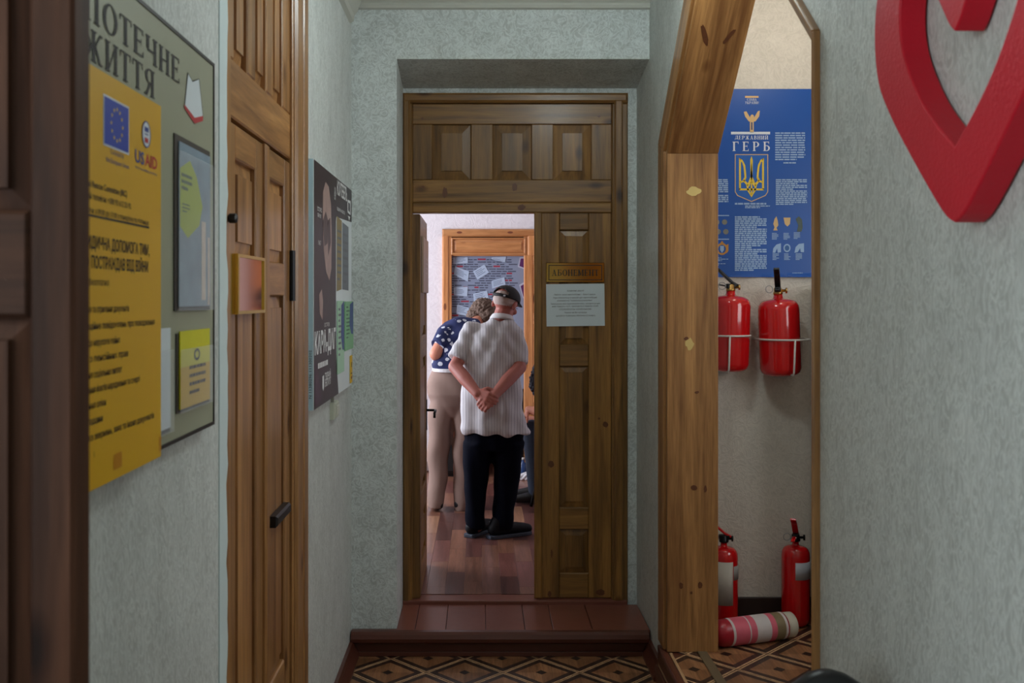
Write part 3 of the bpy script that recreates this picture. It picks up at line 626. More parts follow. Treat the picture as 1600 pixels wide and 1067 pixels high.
    G['К'] = (stem(.07)+diag(.6, 0, .26, .55, .15)+diag(.26, .45, .58, .98, .06)+[bx(.5, .8, 0, T_), bx(.48, .74, 1-T_, 1)], .78)
    G['Ї'] = (stem(.09)+[bx(.02, .12, 1.08, 1.2), bx(.24, .34, 1.08, 1.2)], .37); G['!'] = ([bx(.1, .22, .28, 1), bx(.1, .22, 0, .14)], .3); G[' '] = ([], .34)
    return G
SG = _serif()
def serif(mb, fr, s, a0, a1, b, h, c, mi=0, gap=.12):
    tot = sum(SG[ch][1] for ch in s)+gap*(len(s)-1); k = (a1-a0)/tot; x = 0; step = 0
    for ch in s:
        polys, wd = SG[ch]
        for q in polys:
            ar_ = sum(q[i][0]*q[(i+1) % len(q)][1]-q[(i+1) % len(q)][0]*q[i][1] for i in range(len(q)))
            q = q if ar_ > 0 else q[::-1]
            mb.poly(fr, [(a0+(x+p[0])*k, b+p[1]*h) for p in q], c+step*2e-6, mi); step += 1
        x += wd+gap
def words(mb, fr, a0, a1, btop, bbot, n, c, mi=0, fill=.5, seed=1, ragged=.15, wl=(.06, .2)):
    "a block of print too small to read: n rows of word-sized dashes"
    r = random.Random(seed); pit = (btop-bbot)/n; W = a1-a0
    for i in range(n):
        y1 = btop-i*pit; y0 = y1-pit*fill; end = a1 if i < n-1 else a0+W*.6
        if r.random() < ragged: end = a0+W*r.uniform(.55, .95)
        x = a0
        while x < end-W*.02:
            l = min(W*r.uniform(*wl), end-x); mb.rect(fr, x, x+l*.93, y0, y1, c, mi); x += l+W*.012

# ================================================================== notice board on the left wall
XF = XL+.024
lb = Fr((XF, 0, 0), (0, 1, 0), (0, 0, 1), (1, 0, 0))     # a = Y, b = Z
def LY(px, X=XF): return X*F/(px-CX)
def LZ(px, py, X=XF): return EYE+(CY-py)/F*LY(px, X)
nb = thing('notice_board', (XL, 1.6, 1.385), 'large olive-grey notice board with serif heading on the left wall', 'notice board')
b = MB(); b.fbox(lb, 1.062, 2.133, 1.385, 2.145, -.022, 0); b.build('board_panel', plain('olive_board', rgb(158, 160, 136), .45, var=.03), nb)
B0 = [(1.055, 1.378), (2.140, 1.378), (2.140, 2.152), (1.055, 2.152)]; B1 = [(1.062, 1.385), (2.133, 1.385), (2.133, 2.145), (1.062, 2.145)]
b = MB(); b.ring(lb, B0, B1, -.021, .002); b.build('board_edge', plain('black_edge_tape', rgb(40, 36, 34), .5), nb)
b = MB(); serif(b, lb, 'БІБЛІОТЕЧНЕ', 1.235, 1.893, 2.056, .046, .001); serif(b, lb, 'ЖИТТЯ', 1.437, 1.748, 1.998, .047, .001)
b.build('heading', M['ink'], nb, label='dark serif heading in two lines')
b = MB()      # open book emblem: white pages, red cover edge
pg = [(LY(x), LZ(x, y)) for x, y in ((293, 115), (300, 128), (310, 124), (316, 182), (303, 185), (288, 165))]
b.poly(lb, pg, .0012, 0); b.poly(lb, [(LY(x), LZ(x, y)) for x, y in ((287, 163), (303, 184), (316, 181), (316, 189), (303, 193), (287, 169))], .0016, 1)
b.ring(lb, pg, [(a+.0025*(1 if a > 2.0 else -1), z+.002*(1 if z > 2.05 else -1)) for a, z in pg], .0008, .0014, 2)
b.build('book_emblem', [M['paper'], M['red_ink'], M['ink']], nb, label='small open book emblem with red cover')
def pocket(name, a0, a1, z0, z1, draw, label):
    t = thing(name, (XF, (a0+a1)/2, z0), label, 'leaflet pocket', 'clear pockets on the notice board')
    b = MB(); b.fbox(lb, a0, a1, z0, z1, .0005, .003); b.build('backing', plain('dark_pocket_back', rgb(66, 60, 54), .5), t)
    draw(t, a0, a1, z0, z1)
    b = MB(); b.fbox(lb, a0, a1, z0, z1-.03, .0105, .0115); b.fbox(lb, a0, a1, z0, z0+.004, .003, .0105); b.build('clear_cover', M['film'], t)
def leaf_a(t, a0, a1, z0, z1):
    b = MB(); b.fbox(lb, a0+.02, a1-.008, z0+.008, z1-.012, .004, .006); b.build('leaflet', plain('blue_photo_leaflet', rgb(140, 160, 176), .4, var=.35, vscale=18), t)
    b = MB(); W = a1-a0; b.poly(lb, [(a0+.022, z0+.16), (a0+W*.3, z0+.14), (a0+W*.62, z0+.17), (a0+W*.72, z0+.21), (a0+W*.55, z0+.265), (a0+W*.36, z0+.292), (a0+.022, z0+.27)], .0064); b.build('leaflet_patch', plain('lime_print', rgb(176, 190, 34), .5), t)
    b = MB(); words(b, lb, a0+.03, a0+.10, z0+.262, z0+.225, 3, .0068, 0, .5, 4); words(b, lb, a0+.035, a0+.085, z0+.205, z0+.185, 3, .0068, 0, .4, 6); b.build('leaflet_print', plain('green_print', rgb(70, 96, 60), .5), t, kind='stuff')
    b = MB(); b.rect(lb, a1-.075, a1-.045, z0+.02, z0+.18, .0066); b.rect(lb, a1-.03, a1-.015, z0+.01, z0+.15, .0066); b.build('leaflet_figures', plain('pale_figures', rgb(222, 206, 190), .4, var=.3, vscale=40), t)
def leaf_b(t, a0, a1, z0, z1):
    b = MB(); b.fbox(lb, a0+.012, a1-.006, z0+.006, z1+.004, .004, .006); b.build('leaflet', plain('lime_leaflet', rgb(220, 214, 30), .4, var=.08), t)
    b = MB(); b.rect(lb, a0+.012, a1-.006, z0+.006, z0+.085, .0064); b.build('leaflet_patch', plain('amber_print', rgb(216, 176, 26), .5), t)
    b = MB(); b.ring(lb, ellipse((a0+a1)/2+.01, z0+.105, .02, .012), ellipse((a0+a1)/2+.01, z0+.105, .014, .007), .0066, .0070)
    words(b, lb, a0+.07, a1-.04, z0+.085, z0+.02, 4, .0068, 0, .4, 9); b.build('leaflet_print', M['ink'], t, kind='stuff')
def leaf_c(t, a0, a1, z0, z1):
    b = MB(); b.fbox(lb, a0+.01, a1-.006, z0+.008, z1+.01, .004, .006); b.build('leaflet', M['paper'], t)
pocket('leaflet_pocket', 1.856, 2.098, 1.625, 1.957, leaf_a, 'tall clear pocket with a blue leaflet bearing a lime green shape')
pocket('leaflet_pocket', 1.868, 2.092, 1.432, 1.582, leaf_b, 'clear pocket with a lime yellow leaflet, lowest on the notice board')
pocket('leaflet_pocket', 1.62, 1.828, 1.405, 1.585, leaf_c, 'clear pocket with white leaflet mostly behind the yellow poster')
# yellow aid poster over the board
yp = Fr((XF+.013, 0, 0), (0, 1, 0), (0, 0, 1), (1, 0, 0)); XY = XF+.013
def YY(px): return XY*F/(px-CX)
def YZ(px, py): return EYE+(CY-py)/F*YY(px)
pt = thing('poster', (XY, 1.57, 1.37), 'yellow legal aid poster with blue star flag, taped over the notice board', 'poster')
y0, y1, z0, z1 = 1.335, YY(251.5), 1.372, 1.985
b = MB()
NX = 16
for k in range(NX):
    a, c = y0+(y1-y0)*k/NX, y0+(y1-y0)*(k+1)/NX
    b.hexa([yp.p(a, z0, -.002), yp.p(c, z0, -.002), yp.p(c, z1, -.002), yp.p(a, z1, -.002), yp.p(a, z0, 0), yp.p(c, z0, 0), yp.p(c, z1, 0), yp.p(a, z1, 0)])
b.build('sheet', plain('yellow_poster_paper', rgb(226, 174, 34), .42, var=.03), pt)
b = MB(); fz0, fz1 = YZ(163, 224), YZ(163, 150); fa0, fa1 = YY(162), YY(200); e = .003
b.rect(yp, fa0-e, fa1+e, fz0-e, fz1+e, .0006, 0); b.rect(yp, fa0, fa1, fz0, fz1, .001, 1)
for k in range(12):
    t = 2*math.pi*k/12; cx_, cz = (fa0+fa1)/2+.024*math.cos(t), (fz0+fz1)/2+.024*math.sin(t); pts = []
    for i in range(10): r = .0042 if i % 2 == 0 else .0017; u = math.pi/2+math.pi*i/5; pts.append((cx_+r*math.cos(u), cz+r*math.sin(u)))
    b.poly(yp, pts, .0014, 2)
b.build('flag_emblem', [M['white_ink'], plain('flag_blue', rgb(34, 66, 176), .5), M['gold_ink']], pt, label='blue flag with a ring of gold stars')
b = MB(); sans(b, yp, 'Co-funded by', YY(172), YY(193), YZ(180, 243), .008, .0006, 1); sans(b, yp, 'the European Union', YY(165), YY(201), YZ(180, 257), .008, .0006, 1)
ca, cz = YY(228), YZ(228, 210); b.poly(yp, ellipse(ca, cz, .021, .0225), .0008, 0); b.ring(yp, ellipse(ca, cz, .021, .0225), ellipse(ca, cz, .019, .0205), .0006, .0012, 1)
b.rect(yp, ca-.010, ca+.010, cz+.004, cz+.012, .0012, 1); b.rect(yp, ca-.008, ca+.008, cz-.001, cz+.001, .0012, 1); b.rect(yp, ca-.009, ca+.009, cz-.014, cz-.006, .0012, 2)
sans(b, yp, 'US', YY(210.5), YY(225), YZ(228, 259), .021, .0006, 1, bold=2); sans(b, yp, 'AID', YY(226), YY(245), YZ(228, 259), .021, .0006, 2, bold=2)
sans(b, yp, 'FROM THE AMERICAN PEOPLE', YY(211), YY(245), YZ(228, 269), .004, .0006, 1)
b.build('donor_marks', [M['white_ink'], M['blue_ink'], M['red_ink']], pt, label='round white seal above blue and red letters', kind='stuff')
b = MB()
def yline(s, rx, ry, h, left=1.375, bold=0): sans(b, yp, s, left, YY(rx), YZ(rx, ry)-h*.5, h, .0006, 0, bold)
yline('International Rescue Committee (IRC)', 198, 303, .0095, 1.36, 1.5); yline('Контактний телефон: +380 93 612 25 92', 204, 322, .009, 1.36, .8)
yline('Графік роботи: з 09:00 до 17:00 з понеділка по п\'ятницю', 232, 348, .0085, 1.355, .5)
b.rect(yp, 1.36, YY(232.5), YZ(232, 357), YZ(232, 354), .0006)
yline('ЮРИДИЧНА ДОПОМОГА ТИМ,', 233, 391, .018, 1.385, 1.5); yline('ХТО ПОСТРАЖДАВ ВІД ВІЙНИ', 231, 417, .018, 1.385, 1.5); yline('(безоплатно)', 170, 441, .010, 1.42)
for s, rx, ry, l in (('відновлення та отримання документів', 201, 481, 1.36), ('інформаційне повідомлень про поводження', 241, 502, 1.36), ('спори щодо нерухоме майно', 187, 530, 1.36), ('захист з пенсійних прав', 200, 551, 1.36),
                     ('оформлення соціальних виплат', 190, 576, 1.36), ('встановлення фактів народження та смерті', 218, 591, 1.36), ('оформлення опіки', 165, 627, 1.36), ('питання спадщини', 160, 652, 1.36),
                     ('підготовка звернень, заяв та інших документів', 240, 648, 1.36), ('інше', 147, 708, 1.44)):
    yline(s, rx, ry, .0105, l, .8)
b.build('lettering', M['ink'], pt, kind='stuff')
b = MB(); q = (YY(183), YZ(183, 718)); b.rect(yp, q[0]-.016, q[0]+.02, q[1]-.014, q[1]+.01, .0004); tp_ = plain('brown_tape', rgb(206, 140, 36), .3); b.build('tape', tp_, pt); b = MB(); b.rect(yp, y1-.012, y1-.0, z0+.01, z0+.035, .0004); b.build('tape', tp_, pt)

# ================================================================== dark history poster board by the far end of the left wall
XK = -.572
kb = Fr((XK, 0, 0), (0, 1, 0), (0, 0, 1), (1, 0, 0))
def KY(px): return XK*F/(px-CX)
def KZ(px, py): return EYE+(CY-py)/F*KY(px)
ka0, ka1, kz0, kz1 = KY(489), 4.43, 1.263, 2.126
pb = thing('portrait_poster', (XK, 3.9, kz0), 'thick poster panel with dark portrait print hung before the corridor corner', 'poster')
b = MB(); b.fbox(kb, ka0, ka1, kz0, kz1, -.024, 0); b.build('panel_core', plain('blue_grey_foam', rgb(184, 212, 224), .6, var=.03), pb)
b = MB(); b.rect(kb, ka0+.002, ka1, kz0, kz1, .0006, 0)
bot = [(KY(491), kz0)]+[(KY(528.5), kz0)]+[(KY(527), KZ(527, 590)), (KY(525), KZ(525, 560)), (KY(524.5), KZ(524, 520)), (KY(524.5), KZ(524, 345))]
b.poly(kb, [(ka0+.012, kz0)]+bot[1:]+[(KY(525), 1.97), (KY(549), 1.985), (ka1, kz1), (ka0+.012, kz1)], .0012, 1)
b.build('print', [plain('pale_print', rgb(226, 234, 236), .5, var=.03), plain('plum_print', rgb(54, 42, 47), .42, var=.35, vscale=7)], pb)
def KP(px, py): return (KY(px), KZ(px, py))
b = MB()    # a vague half-lit face, hand and shoulder
pm_ = [plain('dim_skin_print', rgb(168, 140, 132), .45, var=.3, vscale=22), plain('dark_skin_print', rgb(84, 66, 66), .45, var=.2), plain('violet_print', rgb(74, 52, 66), .45, var=.2)]
b.poly(kb, [KP(504, 300), KP(508, 284), KP(513, 292), KP(516.5, 320), KP(517.5, 370), KP(517, 420), KP(514, 438), KP(509, 425), KP(505, 390), KP(503.5, 340)], .0018, 0); fc_ = b.build('portrait_face', pm_[0], pb)
for pts in ([KP(503.5, 345), KP(508, 330), KP(512, 345), KP(511, 380), KP(506, 385)], [KP(511, 345), KP(515, 340), KP(516, 380), KP(512, 400)]):
    b = MB(); b.poly(kb, pts, .0022); b.build('face_shade', pm_[1], fc_)
b = MB(); b.poly(kb, [KP(498, 460), KP(502, 452), KP(504, 470), KP(503, 500), KP(499, 490)], .0018, 0); b.build('portrait_hand', pm_[0], pb)
b = MB(); b.poly(kb, [KP(489.8, 560), KP(496, 575), KP(502, 625), KP(491, 636)], .0018, 0); b.build('portrait_shoulder', pm_[2], pb)
b = MB()
sans(b, kb, 'КАРА-ДАГ', KY(491), KY(523.5), KZ(508, 548), .075, .002, 0, bold=3); words(b, kb, KY(496), KY(521), KZ(508, 563), KZ(508, 572), 1, .002, 0, .9, 3, 0, (.04, .12))
sans(b, kb, 'ОСТРІВ', KY(506), KY(514), KZ(510, 510), .014, .002, 0); sans(b, kb, 'ІСТОРІЇ', KY(495), KY(502), KZ(498, 330), .014, .002, 0); sans(b, kb, 'КРИМУ', KY(495.5), KY(501), KZ(498, 340), .014, .002, 0); sans(b, kb, '1967', KY(496.5), KY(500.5), KZ(498, 383), .018, .002, 0)
sans(b, kb, 'ТВОРЧИЙ', KY(507), KY(516), KZ(511, 592), .026, .002, 0, bold=2); sans(b, kb, 'ІНСТИТУТ', KY(507), KY(516), KZ(511, 602), .026, .002, 0, bold=2)
b.poly(kb, [KP(503, 588), KP(505.5, 586), KP(505.5, 604), KP(504.3, 611), KP(503, 606)], .002, 0)
sans(b, kb, 'КОХТЕБЕЛЬ', KY(526), KY(541.5), KZ(534, 309), .055, .002, 0, bold=2); sans(b, kb, 'відкритий простір', KY(526), KY(538), KZ(531, 331), .016, .002, 0)
b.ring(kb, [KP(542.5, 312), KP(547, 314), KP(547, 336), KP(542.5, 332)], [KP(543.4, 316), KP(546.2, 318), KP(546.2, 332), KP(543.4, 329)], .0016, .0022, 0); b.poly(kb, [KP(543, 337), KP(546.5, 339), KP(544.8, 345)], .002, 0)
sans(b, kb, 'НАШ КРИМ', KY(521.5), KY(524), KZ(522.5, 312), .05, .002, 0)
b.build('lettering', plain('pale_lettering', rgb(236, 236, 236), .5), pb, kind='stuff')
b = MB(); 
b.poly(kb, [KP(525.5, 337), KP(533.5, 345), KP(533, 452), KP(525.5, 455)], .0016, 0); b.poly(kb, [KP(534.5, 347), KP(544, 355), KP(544, 454), KP(534.5, 452)], .0016, 1)
words(b, kb, KY(526.5), KY(532.5), KZ(530, 360), KZ(530, 445), 8, .0022, 2, .35, 21); words(b, kb, KY(535.5), KY(543), KZ(539, 365), KZ(539, 450), 7, .0022, 2, .35, 22)
b.build('info_blocks', [plain('ochre_block', rgb(150, 132, 86), .5), plain('slate_block', rgb(118, 126, 132), .5), M['grey_ink']], pb)
def flyer(a, label, cols):
    t = thing('flyer', kb.p(a[0], a[2]), label, 'flyer', 'flyers on the poster panel'); b = MB(); b.fbox(kb, a[0], a[1], a[2], a[3], .0025, .005, 0); b.build('sheet', cols[0], t)
    W, H = a[1]-a[0], a[3]-a[2]; b = MB()
    if cols[1] is not None:
        b.poly(kb, [(a[0]+W*.55, a[3]-H*.06), (a[0]+W*.95, a[3]), (a[0]+W*.95, a[2]+H*.3), (a[0]+W*.7, a[2]+H*.32), (a[0]+W*.5, a[2]+H*.5)], .0056, 0); b.build('blue_band', cols[1], t); b = MB()
    words(b, kb, a[0]+W*.12, a[0]+W*.5, a[3]-H*.1, a[2]+H*.2, 9, .0056, 0, .4, 31); b.build('print', cols[2], t, kind='stuff')
bl = plain('flyer_blue', rgb(50, 76, 140), .45)
flyer((KY(525.5), KY(536), KZ(530, 583), KZ(530, 470)), 'pale green flyer with a blue band, nearer on the poster panel', (plain('mint_paper', rgb(178, 218, 186), .5), bl, M['grey_ink']))
flyer((KY(537.5), KY(550.5), KZ(544, 546), KZ(544, 471)), 'green flyer with a blue band, farther along the poster panel', (plain('green_paper', rgb(136, 192, 142), .5), bl, plain('green_type', rgb(66, 110, 76), .5)))
yk = (KY(546), KY(549)+.04, KZ(548, 592), KZ(548, 553)); yk = (4.36, 4.425, 1.275, 1.395)
t = thing('sticker_card', kb.p(4.36, 1.275), 'small yellow card at the lower corner of the poster panel', 'card'); b = MB(); b.fbox(kb, *yk, .002, .005); b.build('card', plain('yellow_card', rgb(230, 182, 20), .5), t)
b = MB(); sans(b, kb, 'КіА', 4.375, 4.412, 1.345, .02, .0055, 0, bold=2); b.rect(kb, 4.37, 4.415, 1.315, 1.319, .0055); b.rect(kb, 4.372, 4.413, 1.292, 1.304, .0055, 1); b.build('print', [M['ink'], plain('orange_ink', rgb(150, 80, 20), .5)], t, kind='stuff')
# handwriting along the panel's near edge
ed = Fr((XK, ka0, 0), (0, 0, 1), (-1, 0, 0), (0, -1, 0)); b = MB(); sans(b, ed, 'N 11380296 111300202', KZ(487, 624), KZ(487, 548), .005, .009, .0006); b.build('inventory_number', M['ink'], pb)
# small switch box under the panel
sw = thing('switch_box', (XL, 4.0, 1.16), 'pale plastic switch box with cable below the poster panel', 'switch'); b = MB(); b.fbev(Fr((XL, 0, 0), (0, 1, 0), (0, 0, 1), (1, 0, 0)), 3.95, 4.06, 1.165, 1.232, 0, .022, .006); b.build('box', plain('ivory_plastic', rgb(186, 188, 170), .45), sw)
b = MB(); b.fbev(Fr((XL+.022, 0, 0), (0, 1, 0), (0, 0, 1), (1, 0, 0)), 3.975, 4.035, 1.18, 1.218, 0, .006, .003); b.build('rocker', plain('ivory_rocker', rgb(200, 200, 186), .4), sw)
b = MB(); b.box(XL, XL+.012, 3.975, 3.99, 1.232, 1.262); b.build('cable', plain('grey_cable', rgb(150, 150, 140), .5), sw)

# ================================================================== name plates and notices on the doors
xp = XD+.004
pq = thing('door_plaque', (XD, 2.6, 1.61), 'blank polished copper-brown plaque with brass rim on the left door', 'plaque')
gp = Fr((XD, 0, 0), (0, 1, 0), (0, 0, 1), (1, 0, 0)); pa0, pa1, pz0, pz1 = XD*F/(363-CX), XD*F/(405-CX), 1.613, 1.754
b = MB(); b.fbox(gp, pa0, pa1, pz0, pz1, .0, .012); b.build('plate', plain('polished_copper', rgb(206, 150, 120), .07, metal=1), pq)
b = MB(); b.ring(gp, [(pa0-.005, pz0-.004), (pa1+.005, pz0-.004), (pa1+.005, pz1+.004), (pa0-.005, pz1+.004)], [(pa0+.008, pz0+.004), (pa1-.008, pz0+.004), (pa1-.008, pz1-.004), (pa0+.008, pz1-.004)], 0, .016); b.build('rim', plain('bright_brass', rgb(230, 200, 90), .25, metal=1), pq)
D = lambda px: (px-CX)*YD/F
DZ = lambda py: EYE+(CY-py)*YD/F
dfr = Fr((0, YD, 0), (1, 0, 0), (0, 0, 1), (0, -1, 0))
sg = thing('door_sign', (.48, YD, DZ(441)), 'polished brass sign lettered АБОНЕМЕНТ above the notice on the far door', 'sign')
b = MB(); b.fbev(dfr, D(853), D(944), DZ(441), DZ(410.5), .002, .008, .002); b.build('plate', plain('polished_brass', rgb(166, 126, 62), .12, metal=1), sg)
b = MB(); o_ = [(D(857), DZ(438)), (D(940.5), DZ(438)), (D(940.5), DZ(414)), (D(857), DZ(414))]; i_ = [(D(858.2), DZ(436.8)), (D(939.3), DZ(436.8)), (D(939.3), DZ(415.2)), (D(858.2), DZ(415.2))]
b.ring(dfr, o_, i_, .008, .0086); b.build('border_line', M['ink'], sg)
b = MB(); serif(b, dfr, 'АБОНЕМЕНТ', D(862), D(935), DZ(431), .031, .0088); b.build('lettering', plain('black_enamel', rgb(14, 12, 10), .4), sg)
nt_ = thing('notice', (.48, YD, DZ(510)), 'white paper notice taped below the brass sign on the far door', 'notice')
nf = Fr(dfr.p(D(854), DZ(510), .001), (math.cos(.012), 0, math.sin(.012)), (-math.sin(.012), 0, math.cos(.012)), (0, -1, 0)); NW, NH = D(945)-D(854), DZ(444)-DZ(510)
b = MB(); b.fbox(nf, 0, NW, 0, NH, 0, .0015); b.build('sheet', M['paper'], nt_)
b = MB(); k = NH/67
for s, x0_, x1_, y in (('Шановні друзі!', 33, 59, 11), ('Любіть свою книгозбірню – Вам її дарує', 12, 77, 17), ('При бібліотеці в нашій діє книгозбірня', 11, 79, 22), ('розмовний клуб "Українською розмовляймо"', 17, 72, 26.5), ('Запрошуємо всіх практикувати мову, заходьте до нас', 7, 84, 31.5),
                   ('нові подруги, гості, приходьте в гарному клубі', 9, 81, 35.5), ('СПІЛКУЙМОСЬ УКРАЇНСЬКОЮ', 20, 70, 40.5), ('Чекаємо на Вас щосереди', 28, 63, 45.5), ('щосуботи та вівторка, бібліотека (2 поверх)', 15, 76, 50.5)):
    sans(b, nf, s, x0_*NW/91, x1_*NW/91, NH-y*k-.003, .0078, .002)
b.build('lettering', M['ink'], nt_, kind='stuff')
# notice plate on the open leaf
op = thing('leaf_notice', (-.30, 5.25, 1.68), 'tan notice plate fixed high on the open door leaf', 'notice'); b = MB(); b.fbev(f2, .08, .56, 1.535, 1.825, .002, .012, .003); b.build('plate', plain('tan_plate', rgb(178, 150, 130), .35), op)
b = MB(); words(b, f2, .3, .5, 1.72, 1.62, 4, .0125, 0, .3, 44); b.build('print', plain('pale_print_lines', rgb(214, 200, 190), .5), op, kind='stuff')
# ================================================================== lamps
def glow(name, col, s):
    m, nt, b = nmat(name); b.inputs['Base Color'].default_value = (.8, .8, .8, 1); b.inputs['Emission Color'].default_value = col; b.inputs['Emission Strength'].default_value = s; return m
def globe_lamp(loc, r, col, s, label):
    t = thing('ceiling_lamp', (loc[0], loc[1], ZC), label, 'lamp'); x, y, z = loc
    b = MB(); b.lathe((x, y, ZC), (0, 0, -1), [(0, .07), (.02, .07), (.035, .05), (ZC-z-r*.9, .04)], 20); b.build('lamp_base', M['ceiling'], t, smooth=True)
    b = MB(); b.ell((x, y, z), (r, r, r), n=20, m=12); b.build('glass_globe', glow('lit_globe', col, s), t, smooth=True)
globe_lamp((.52, 3.1, 2.93), .12, (.86, .98, 1.0, 1), 44, 'white globe lamp on the corridor ceiling')
globe_lamp((1.42, 3.95, 2.93), .11, (1.0, .91, .80, 1), 17, 'white globe lamp on the alcove ceiling')

# ================================================================== blue emblem poster in the alcove
YP = YB-.004; SP = YP/F
pf = Fr((-CX*SP, YP, EYE+CY*SP), (SP, 0, 0), (0, 0, -SP), (0, -1, 0))      # one unit = 3 mm on the wall
hp = thing('emblem_poster', P(1173, 433, YP), 'large blue wall poster headed ДЕРЖАВНИЙ ГЕРБ with gold trident shield', 'poster')
b = MB(); n = 24; x0, x1 = 1076, 1270
cols_ = [x0+(x1-x0)*i/n for i in range(n+1)]; rowsp = [139, 424, 427, 430, 433]
def lift(x, y): return .0002+(max(0, (y-424)/9)**2)*(.010 if x > 1235 else .004+.003*math.sin(x*.11))*1.0
vs = []; fs = []
for y in rowsp:
    for x in cols_: vs.append(pf.p(x, y, lift(x, y)+.0008))
for j in range(len(rowsp)-1):
    for i in range(n): q = j*(n+1)+i; fs.append((q, q+n+1, q+n+2, q+1))
b.add(vs, fs); sh_ = b.build('sheet', plain('blue_poster_paper', rgb(0, 76, 160), .38, var=.06, vscale=5), hp)
sm = sh_.modifiers.new('thickness', 'SOLIDIFY'); sm.thickness = .0006
C1 = .0022
b = MB(); b.rect(pf, 1142, 1203, 206, 210, C1); b.build('white_rule', M['white_ink'], hp)
pfu = Fr(pf.o, pf.u, -pf.v, pf.n)     # same plane with b upwards, for lettering
b = MB(); serif(b, pfu, 'ГЕРБ', 1144.5, 1203, -236, 14.5, C1, gap=.42); serif(b, pfu, 'ДЕРЖАВНИЙ', 1148, 1200, -218, 6, C1, gap=.16)
b.build('heading', M['white_ink'], hp, label='white serif heading')
b = MB(); serif(b, pfu, 'СЛАВА', 1167, 1182, -157.5, 3.6, C1); serif(b, pfu, 'УКРАЇНІ!', 1164, 1185.5, -162.5, 3.8, C1); b.build('slogan', M['white_ink'], hp)
b = MB(); b.rect(pf, 1164, 1185, 150, 153, C1); b.build('gold_rule', M['tan_ink'], hp)
b = MB()      # tan figure rising from a column
b.rect(pf, 1171.5, 1177.5, 190, 207, C1); b.poly(pf, [(1162, 175), (1166, 174), (1172, 184), (1178, 184), (1184, 174), (1187, 173), (1186, 182), (1180, 190), (1170, 190), (1164, 182)], C1)
b.poly(pf, ellipse(1175, 183, 3, 4), C1+.0003); b.build('figure_emblem', M['tan_ink'], hp, label='tan winged figure on a column')
b = MB(); b.rect(pf, 1173.5, 1175.5, 191, 203, C1+.0004); b.build('figure_shade', plain('deep_blue_ink', rgb(12, 44, 110), .5), hp)
b = MB(); so = [(1148, 241), (1200, 241), (1200, 300), (1196, 306), (1174, 315.5), (1152, 306), (1148, 300)]; si = [(1149.2, 242.2), (1198.8, 242.2), (1198.8, 299.5), (1195.2, 305), (1174, 314.2), (1152.8, 305), (1149.2, 299.5)]
b.ring(pf, so, si, C1-.0006, C1); b.build('shield_outline', M['tan_ink'], hp)
b = MB(); b.poly(pf, si, C1-.0003); b.build('shield_field', plain('shield_blue', rgb(16, 92, 176), .45), hp)
b = MB(); Cs = C1+.0003     # the trident
def gs(A, B): b.strip(pf, A, B, Cs-.0002, Cs, 0)
gs([(1154.5, 246.5), (1154.5, 297.5)], [(1157.5, 249), (1157.5, 294.5)]); gs([(1193.5, 246.5), (1193.5, 297.5)], [(1190.5, 249), (1190.5, 294.5)])
gs([(1154.5, 297.5), (1193.5, 297.5)], [(1154.5, 294.5), (1193.5, 294.5)])
gs([(1154.5, 246.5), (1160, 250), (1164, 258), (1165.5, 270), (1166, 278), (1163, 284)], [(1157.5, 252), (1159.5, 254.5), (1161.5, 261), (1162.5, 270), (1163, 277), (1160.5, 281)])
gs([(1193.5, 246.5), (1188, 250), (1184, 258), (1182.5, 270), (1182, 278), (1185, 284)], [(1190.5, 252), (1188.5, 254.5), (1186.5, 261), (1185.5, 270), (1185, 277), (1187.5, 281)])
gs([(1174, 244), (1176, 250), (1175.5, 276), (1178, 282), (1181, 290)], [(1174, 244), (1172, 250), (1172.5, 276), (1174.5, 285), (1178, 292)]); gs([(1174, 250), (1172.5, 276), (1170, 282), (1167, 290)], [(1174, 250), (1175.5, 276), (1173.5, 285), (1170, 292)])
gs([(1157, 283), (1163, 281), (1168, 286), (1170, 297), (1174, 304)], [(1157, 286), (1162, 284.5), (1165.5, 288.5), (1167.5, 298), (1174, 308.5)]); gs([(1191, 283), (1185, 281), (1180, 286), (1178, 297), (1174, 304)], [(1191, 286), (1186, 284.5), (1182.5, 288.5), (1180.5, 298), (1174, 308.5)])
gs([(1172.8, 284), (1172.8, 304)], [(1175.2, 284), (1175.2, 304)])
b.build('trident', M['gold_ink'], hp, label='gold trident on the shield')
b = MB()
words(b, pfu, 1211, 1258, -207, -252, 12, C1, 0, .55, 51, .12, (.08, .26)); words(b, pfu, 1224, 1258, -253.5, -256, 1, C1, 0, .8, 52)
words(b, pfu, 1212, 1261, -280, -321, 14, C1, 0, .7, 53, .2); words(b, pfu, 1080, 1138, -280, -323, 14, C1, 0, .7, 54, .2)
words(b, pfu, 1148, 1201, -317, -320, 1, C1, 0, .9, 55); words(b, pfu, 1164, 1203, -321, -326, 2, C1, 0, .7, 56)
words(b, pfu, 1148, 1198, -338, -426+2, 27, C1, 0, .72, 57, .1)
for cx_, y in ((1206, 364), (1224, 364), (1240, 363), (1207, 396), (1225, 396), (1243, 396)): words(b, pfu, cx_, cx_+10, -y, -y-11, 5, C1, 0, .6, int(cx_), .4)
words(b, pfu, 1088, 1138, -402, -416, 6, C1, 0, .5, 60, .6); words(b, pfu, 1088, 1140, -424, -427, 1, C1, 0, .6, 61); words(b, pfu, 1238, 1265, -426, -428, 1, C1, 0, .8, 62)
b.build('small_print', M['pale_ink'], hp, kind='stuff')
for y in (336, 373):
    b = MB(); b.rect(pf, 1084, 1139, y, y+1.5, C1); b.build('thin_rule', M['pale_ink'], hp)
coin = plain('coin_print', rgb(120, 120, 110), .5, var=.25, vscale=90)
